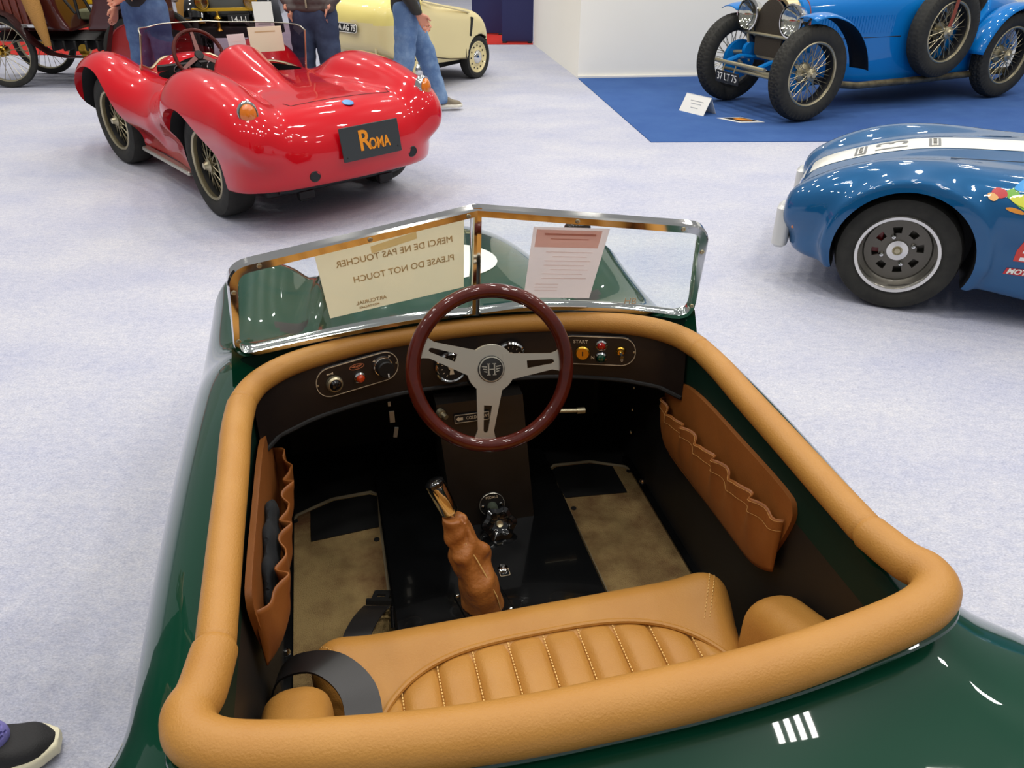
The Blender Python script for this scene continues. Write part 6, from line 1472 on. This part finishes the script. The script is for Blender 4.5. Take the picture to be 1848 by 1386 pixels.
# ================================================================== PEOPLE
M['skin'] = mat('skin', (204, 142, 116), 0.5)
def person(label, loc, yaw, J, cols, jacket=True, h=0.016, shoe=None, padded=False, hb=0.0125):
    """J: joints in local metres, y = facing direction. one continuous body, clothes on top"""
    root = empty('person', label, 'person', loc, yaw)
    g = lambda k: J[k]
    def limb(x, y, z, a, b, ra, rb): return cap(x, y, z, g(a), g(b), ra, rb)
    def body_f(x, y, z):
        f = cap(x, y, z, g('pelvis'), g('chest'), 0.115, 0.125, (1.25, 0.85, 1))
        f = smin(f, cap(x, y, z, g('chest'), g('neck'), 0.11, 0.05), 0.06)
        f = smin(f, cap(x, y, z, g('neck'), g('head'), 0.052, 0.055), 0.03)
        hx, hy, hz = g('head')
        f = smin(f, ell(x, y, z, (hx, hy, hz + 0.04), (0.075, 0.095, 0.115)), 0.03)
        f = smin(f, ell(x, y, z, (hx, hy + 0.045, hz - 0.035), (0.052, 0.05, 0.055)), 0.03)
        f = smin(f, cap(x, y, z, (hx, hy + 0.088, hz + 0.04), (hx, hy + 0.106, hz + 0.005), 0.010, 0.015), 0.012)
        for s in (-1, 1): f = smin(f, ell(x, y, z, (hx + s * 0.078, hy - 0.005, hz + 0.025), (0.012, 0.022, 0.034)), 0.01)
        for s in 'LR':
            f = smin(f, limb(x, y, z, 'sh' + s, 'el' + s, 0.050, 0.040), 0.05)
            f = smin(f, limb(x, y, z, 'el' + s, 'wr' + s, 0.040, 0.027), 0.02)
            f = smin(f, limb(x, y, z, 'hip' + s, 'kn' + s, 0.085, 0.055), 0.05)
            f = smin(f, limb(x, y, z, 'kn' + s, 'an' + s, 0.052, 0.036), 0.03)
            f = smin(f, cap(x, y, z, tuple(np.array(g('an' + s)) - (0, 0, 0.012)), tuple(np.array(g('toe' + s)) - (0, 0, 0.018)), 0.030, 0.022), 0.02)
            w = np.array(g('wr' + s)); e = np.array(g('el' + s)); d = (w - e) / np.linalg.norm(w - e)
            sd = np.array(J.get('side' + s, (0, 1, 0)), float); sd = sd - d * sd.dot(d); sd /= np.linalg.norm(sd); nn = np.cross(d, sd)
            if s == 'L': nn = -nn
            pc = w + d * 0.045
            for k in range(4):
                o = (k - 1.5) * 0.021; ln = (0.068, 0.078, 0.073, 0.058)[k]
                p0 = w + d * 0.02 + sd * o * 0.6; p1 = w + d * 0.09 + sd * o; p2 = p1 + d * ln * 0.5 + nn * 0.012; p3 = p2 + d * ln * 0.35 + nn * 0.028
                f = smin(f, cap(x, y, z, p0, p1, 0.015, 0.012), 0.012); f = np.minimum(f, smin(cap(x, y, z, p1, p2, 0.0105, 0.0095), cap(x, y, z, p2, p3, 0.0095, 0.0078), 0.004))
            t0 = w + d * 0.025 + sd * 0.020; t1 = w + d * 0.06 + sd * 0.050 + nn * 0.012; t2 = t1 + d * 0.035 + sd * 0.006 + nn * 0.01
            f = smin(f, smin(cap(x, y, z, t0, t1, 0.014, 0.012), cap(x, y, z, t1, t2, 0.012, 0.0095), 0.006), 0.01)
        return f
    P = np.array([v for k, v in J.items() if not k.startswith('side')]); lo = P.min(0) - 0.22; hi = P.max(0) + 0.24; lo[2] = max(lo[2], 0.0) - 0.02
    solid('body', body_f, lo, hi, hb, 'skin', root, sharp=80)
    nz = lambda x, y, z, amp, q=1: amp * (np.sin(41 * z + 9 * x * q + 3 * y) * 0.6 + np.sin(67 * z - 23 * x + 11 * y) * 0.4)
    def trousers(x, y, z):
        pv = g('pelvis'); f = cap(x, y, z, (pv[0], pv[1], pv[2] - 0.04), (pv[0], pv[1], pv[2] + 0.10), 0.125, 0.125, (1.3, 0.95, 1))
        for s in 'LR':
            c = smin(limb(x, y, z, 'hip' + s, 'kn' + s, 0.112, 0.088), cap(x, y, z, g('kn' + s), g('an' + s), 0.086, 0.078), 0.03)
            kz = g('kn' + s)[2]
            f = smin(f, c + nz(x, y, z, 0.0045) * np.clip(1.4 - np.abs(z - kz) * 3.0, 0.25, 1), 0.04)
            f = np.maximum(f, -9 + 0 * x)
        bot = min(g('anL')[2], g('anR')[2]) - 0.035
        return np.maximum(f, np.maximum(z - pv[2] - 0.12, bot - z))
    solid('trousers', trousers, lo, hi, h, cols['trousers'], root, sharp=80)
    pv = g('pelvis')
    b = MB(); b.tube([(pv[0] + 0.166 * math.cos(t), pv[1] + 0.122 * math.sin(t), pv[2] + 0.098) for t in np.linspace(0, 2 * math.pi, 28, endpoint=False)], 0.012, 6, True, flat=1.6); b.build('belt', 'black', root)
    def top_f(x, y, z):
        f = cap(x, y, z, (pv[0], pv[1], pv[2] + cols.get('hem', 0.06)), g('chest'), 0.135, 0.145, (1.28, 0.95, 1))
        f = smin(f, cap(x, y, z, g('chest'), g('neck'), 0.13, 0.07), 0.06)
        for s in 'LR':
            f = smin(f, limb(x, y, z, 'sh' + s, 'el' + s, 0.068, 0.058), 0.06); 
            e, w = np.array(g('el' + s)), np.array(g('wr' + s)); q = e + (w - e) * cols.get('sleeve', 0.93)
            f = smin(f, cap(x, y, z, tuple(e), tuple(q), 0.056, 0.046), 0.03)
        f = f + (np.abs(np.sin(z * 52)) * -0.010 + 0.006 if padded else nz(x, y, z, 0.004))
        return np.maximum(f, np.maximum(pv[2] + cols.get('hem', 0.06) - 0.04 - z, z - g('neck')[2] - 0.02))
    tp = solid('jacket' if jacket else 'jumper', top_f, lo, hi, h, cols['top'], root, sharp=80)
    if jacket:
        b = MB(); b.tube([(pv[0], pv[1] + 0.137 + 0.006, pv[2] + 0.03 + 0.06 * k) for k in range(9)], 0.008, 6); b.build('zip', 'nickel', tp)
    hx, hy, hz = g('head')
    def hair_f(x, y, z):
        f = ell(x, y, z, (hx, hy - 0.006, hz + 0.048), (0.083, 0.104, 0.118))
        return np.maximum(smax(f, -np.maximum(z - hz - 0.105, hy + 0.005 - y), 0.01), hz - 0.06 - z)
    solid('hair', hair_f, (hx - 0.12, hy - 0.14, hz - 0.1), (hx + 0.12, hy + 0.14, hz + 0.2), 0.012, cols['hair'], root, sharp=80)
    for s in (-1, 1):
        e_ = MB().sphere((hx + s * 0.031, hy + 0.083, hz + 0.045), 0.012, 10, 6).build('eye', 'white', root)
        MB().sphere((hx + s * 0.031, hy + 0.0915, hz + 0.045), 0.0055, 8, 5).build('pupil', 'black', e_)
    b = MB(); b.tube([(hx - 0.024, hy + 0.086, hz - 0.038), (hx, hy + 0.095, hz - 0.036), (hx + 0.024, hy + 0.086, hz - 0.038)], 0.006, 6); b.build('mouth', mat('lips', (160, 84, 76), 0.5) if 'lips' not in bpy.data.materials else bpy.data.materials['lips'], root)
    for s in 'LR':
        make_shoe(root, g('an' + s), g('toe' + s), shoe or {})
    return root
def make_shoe(root, an, toe, o):
    A = np.array(an, float); T = np.array(toe, float); d = T - A; d[2] = 0; ln = np.linalg.norm(d); d /= ln; sd = np.array([-d[1], d[0], 0]); z0 = min(an[2], toe[2]) - 0.045 if 'z0' not in o else o['z0']
    tilt = T[2] - A[2]
    def tr(x, y, z):
        u = (x - A[0]) * d[0] + (y - A[1]) * d[1]; v = (x - A[0]) * sd[0] + (y - A[1]) * sd[1]; return u, v, z
    L0, L1 = -0.075, ln + 0.075
    def wid(u): return ip(u, [(L0, 0.022), (L0 + 0.03, 0.036), (0.06, 0.037), (ln + 0.0, 0.050), (ln + 0.045, 0.044), (L1, 0.022)])
    def sole(x, y, z):
        u, v, z = tr(x, y, z); return smax(np.abs(v) - wid(u) - 0.006, np.maximum(np.maximum(L0 - 0.004 - u, u - L1 - 0.006), np.maximum(z0 - z, z - z0 - 0.030)), 0.008)
    def upper(x, y, z):
        u, v, z = tr(x, y, z); top = ip(u, [(L0, 0.105), (0.03, 0.115), (0.07, 0.095), (ln, 0.062), (ln + 0.05, 0.050), (L1, 0.034)])
        f = smax(np.abs(v) - wid(u), z - z0 - top, 0.03); return np.maximum(np.maximum(f, np.maximum(L0 - u, u - L1)), z0 + 0.012 - z)
    c = np.array([A, T]); lo = c.min(0) - 0.13; hi = c.max(0) + 0.13; lo[2] = z0 - 0.03; hi[2] = z0 + 0.16
    hh = o.get('h', 0.009)
    up = solid('shoe', upper, lo, hi, hh, o.get('upper', 'shoe_grey'), root, sharp=70)
    solid('sole', sole, lo, hi, hh, o.get('sole', 'sole_white'), up, sharp=60)
    return up, d, sd, A, z0
M['sole_cream'] = mat('cream_rubber_sole', (236, 228, 196), 0.6); M['dark_lace'] = mat('dark_lace', (44, 30, 30), 0.7)
M['shoe_grey'] = mat('grey_suede_shoe', (126, 116, 96), 0.8); M['sole_white'] = mat('white_rubber_sole', (226, 222, 206), 0.6)
M['shoe_black'] = mat('black_shoe_mesh', (34, 33, 34), 0.7, bump=(320, 0.5, 0.002)); M['lavender'] = mat('lavender_tongue', (124, 118, 184), 0.7)
M['jean_mid'] = mat('mid_blue_denim', (58, 84, 128), 0.85, bump=(340, 0.4, 0.002), var=(5, (92, 122, 160), 0.42, 0.75)); M['jean_dark'] = mat('dark_blue_denim', (42, 52, 78), 0.85, bump=(340, 0.4, 0.002), var=(5, (66, 80, 108), 0.45, 0.75))
M['jean_light'] = mat('faded_denim', (86, 116, 158), 0.85, bump=(340, 0.4, 0.002), var=(5, (132, 160, 192), 0.45, 0.72))
M['jacket_black'] = mat('black_jacket', (22, 23, 27), 0.7); M['jacket_brown'] = mat('brown_padded_jacket', (72, 60, 58), 0.6); M['jacket_olive'] = mat('dark_olive_jacket', (40, 38, 32), 0.5); M['jumper_navy'] = mat('navy_jumper', (24, 26, 46), 0.85)
M['hair_dark'] = mat('dark_hair', (44, 34, 28), 0.6); M['hair_grey'] = mat('grey_hair', (140, 136, 130), 0.6)
def stand(dz=0.0):
    return dict(pelvis=(0, 0, 0.92), chest=(0, -0.02, 1.28), neck=(0, -0.03, 1.47), head=(0, 0.0, 1.60), hipL=(-0.095, 0, 0.88), hipR=(0.095, 0, 0.88), knL=(-0.115, 0.02, 0.48), knR=(0.115, 0.02, 0.48), anL=(-0.125, -0.02, 0.09), anR=(0.125, -0.02, 0.09), toeL=(-0.15, 0.12, 0.065), toeR=(0.15, 0.12, 0.065),
                shL=(-0.185, -0.02, 1.40), shR=(0.185, -0.02, 1.40), elL=(-0.235, -0.05, 1.12), elR=(0.235, -0.05, 1.12), wrL=(-0.225, 0.06, 0.88), wrR=(0.225, 0.06, 0.88), sideL=(0, 1, 0), sideR=(0, 1, 0))
J1 = stand(); J1.update(wrL=(0.02, 0.19, 1.0), elL=(-0.25, 0.02, 1.12), sideL=(0, 0, 1), wrR=(0.245, 0.05, 0.90))
J1 = {k: ((v[0], v[1], v[2] + (0.02 if v[2] > 0.3 and not k.startswith('side') else 0)) if not k.startswith('side') else v) for k, v in J1.items()}
person('person in blue jeans and a black jacket standing at the nose of the red car', (-3.18, 7.38, 0), 168, J1, dict(trousers='jean_mid', top='jacket_black', hair='hair_dark', hem=0.02), shoe=dict(upper='shoe_black'))
J2 = stand(); J2.update(elL=(-0.275, -0.06, 1.14), elR=(0.275, -0.06, 1.14), wrL=(-0.185, 0.05, 0.985), wrR=(0.185, 0.05, 0.985), anL=(-0.135, -0.02, 0.09), anR=(0.135, -0.02, 0.09))
person('person in dark jeans and a brown padded jacket standing beside the red car', (-1.655, 7.06, 0), 175, J2, dict(trousers='jean_dark', top='jacket_brown', hair='hair_grey', hem=0.03, sleeve=1.28), padded=True, hb=0.02, shoe=dict(upper='shoe_black'))
# walking person, facing +x (to the right)
J3 = stand(); J3.update(hipL=(-0.09, 0.0, 0.88), knL=(-0.10, 0.16, 0.50), anL=(-0.10, 0.27, 0.105), toeL=(-0.10, 0.40, 0.075), hipR=(0.09, 0.0, 0.88), knR=(0.10, -0.05, 0.47), anR=(0.10, -0.30, 0.13), toeR=(0.10, -0.19, 0.06),
           elL=(-0.24, -0.03, 1.14), wrL=(-0.25, 0.05, 0.90), elR=(0.235, -0.07, 1.12), wrR=(0.22, 0.09, 0.87), sideL=(0.3, 1, 0))
person('person in faded blue jeans and a dark olive jacket walking past the red car tail', (-0.93, 7.48, 0), -80, J3, dict(trousers='jean_light', top='jacket_olive', hair='hair_dark', hem=-0.02), shoe=dict(upper='shoe_grey'))
# visitor at the lower left, only a shoe in view
J4 = stand(); J4.update(hipL=(-0.095, -0.03, 0.88), knL=(-0.115, -0.12, 0.47), anL=(-0.125, -0.30, 0.10), toeL=(-0.15, -0.17, 0.06), anR=(0.115, 0.0, 0.085), toeR=(0.135, 0.135, 0.06))
p4 = person('person in black clothes with a cream-soled black shoe at the lower left corner', (-1.265, 1.08, 0), -62, J4, dict(trousers='black', top='jacket_black', hair='hair_dark'), shoe=dict(upper='shoe_black', sole='sole_cream', h=0.006), hb=0.02)

b = MB(); b.tube([(0.105 + 0.02 * math.cos(t), 0.045 + 0.02 * math.sin(t) * 0.7, 0.135 + 0.02 * math.sin(t)) for t in np.linspace(0, 6.28, 14)], 0.004, 6); b.build('shoe_lace', 'dark_lace', p4)
def tong(x, y, z): return np.abs(ell(x, y, z, (0.124, 0.055, 0.09), (0.044, 0.075, 0.045))) - 0.004
solid('shoe_tongue', lambda x, y, z: np.maximum(tong(x, y, z), 0.075 - z), (0.05, -0.05, 0.03), (0.2, 0.16, 0.16), 0.006, 'lavender', p4)
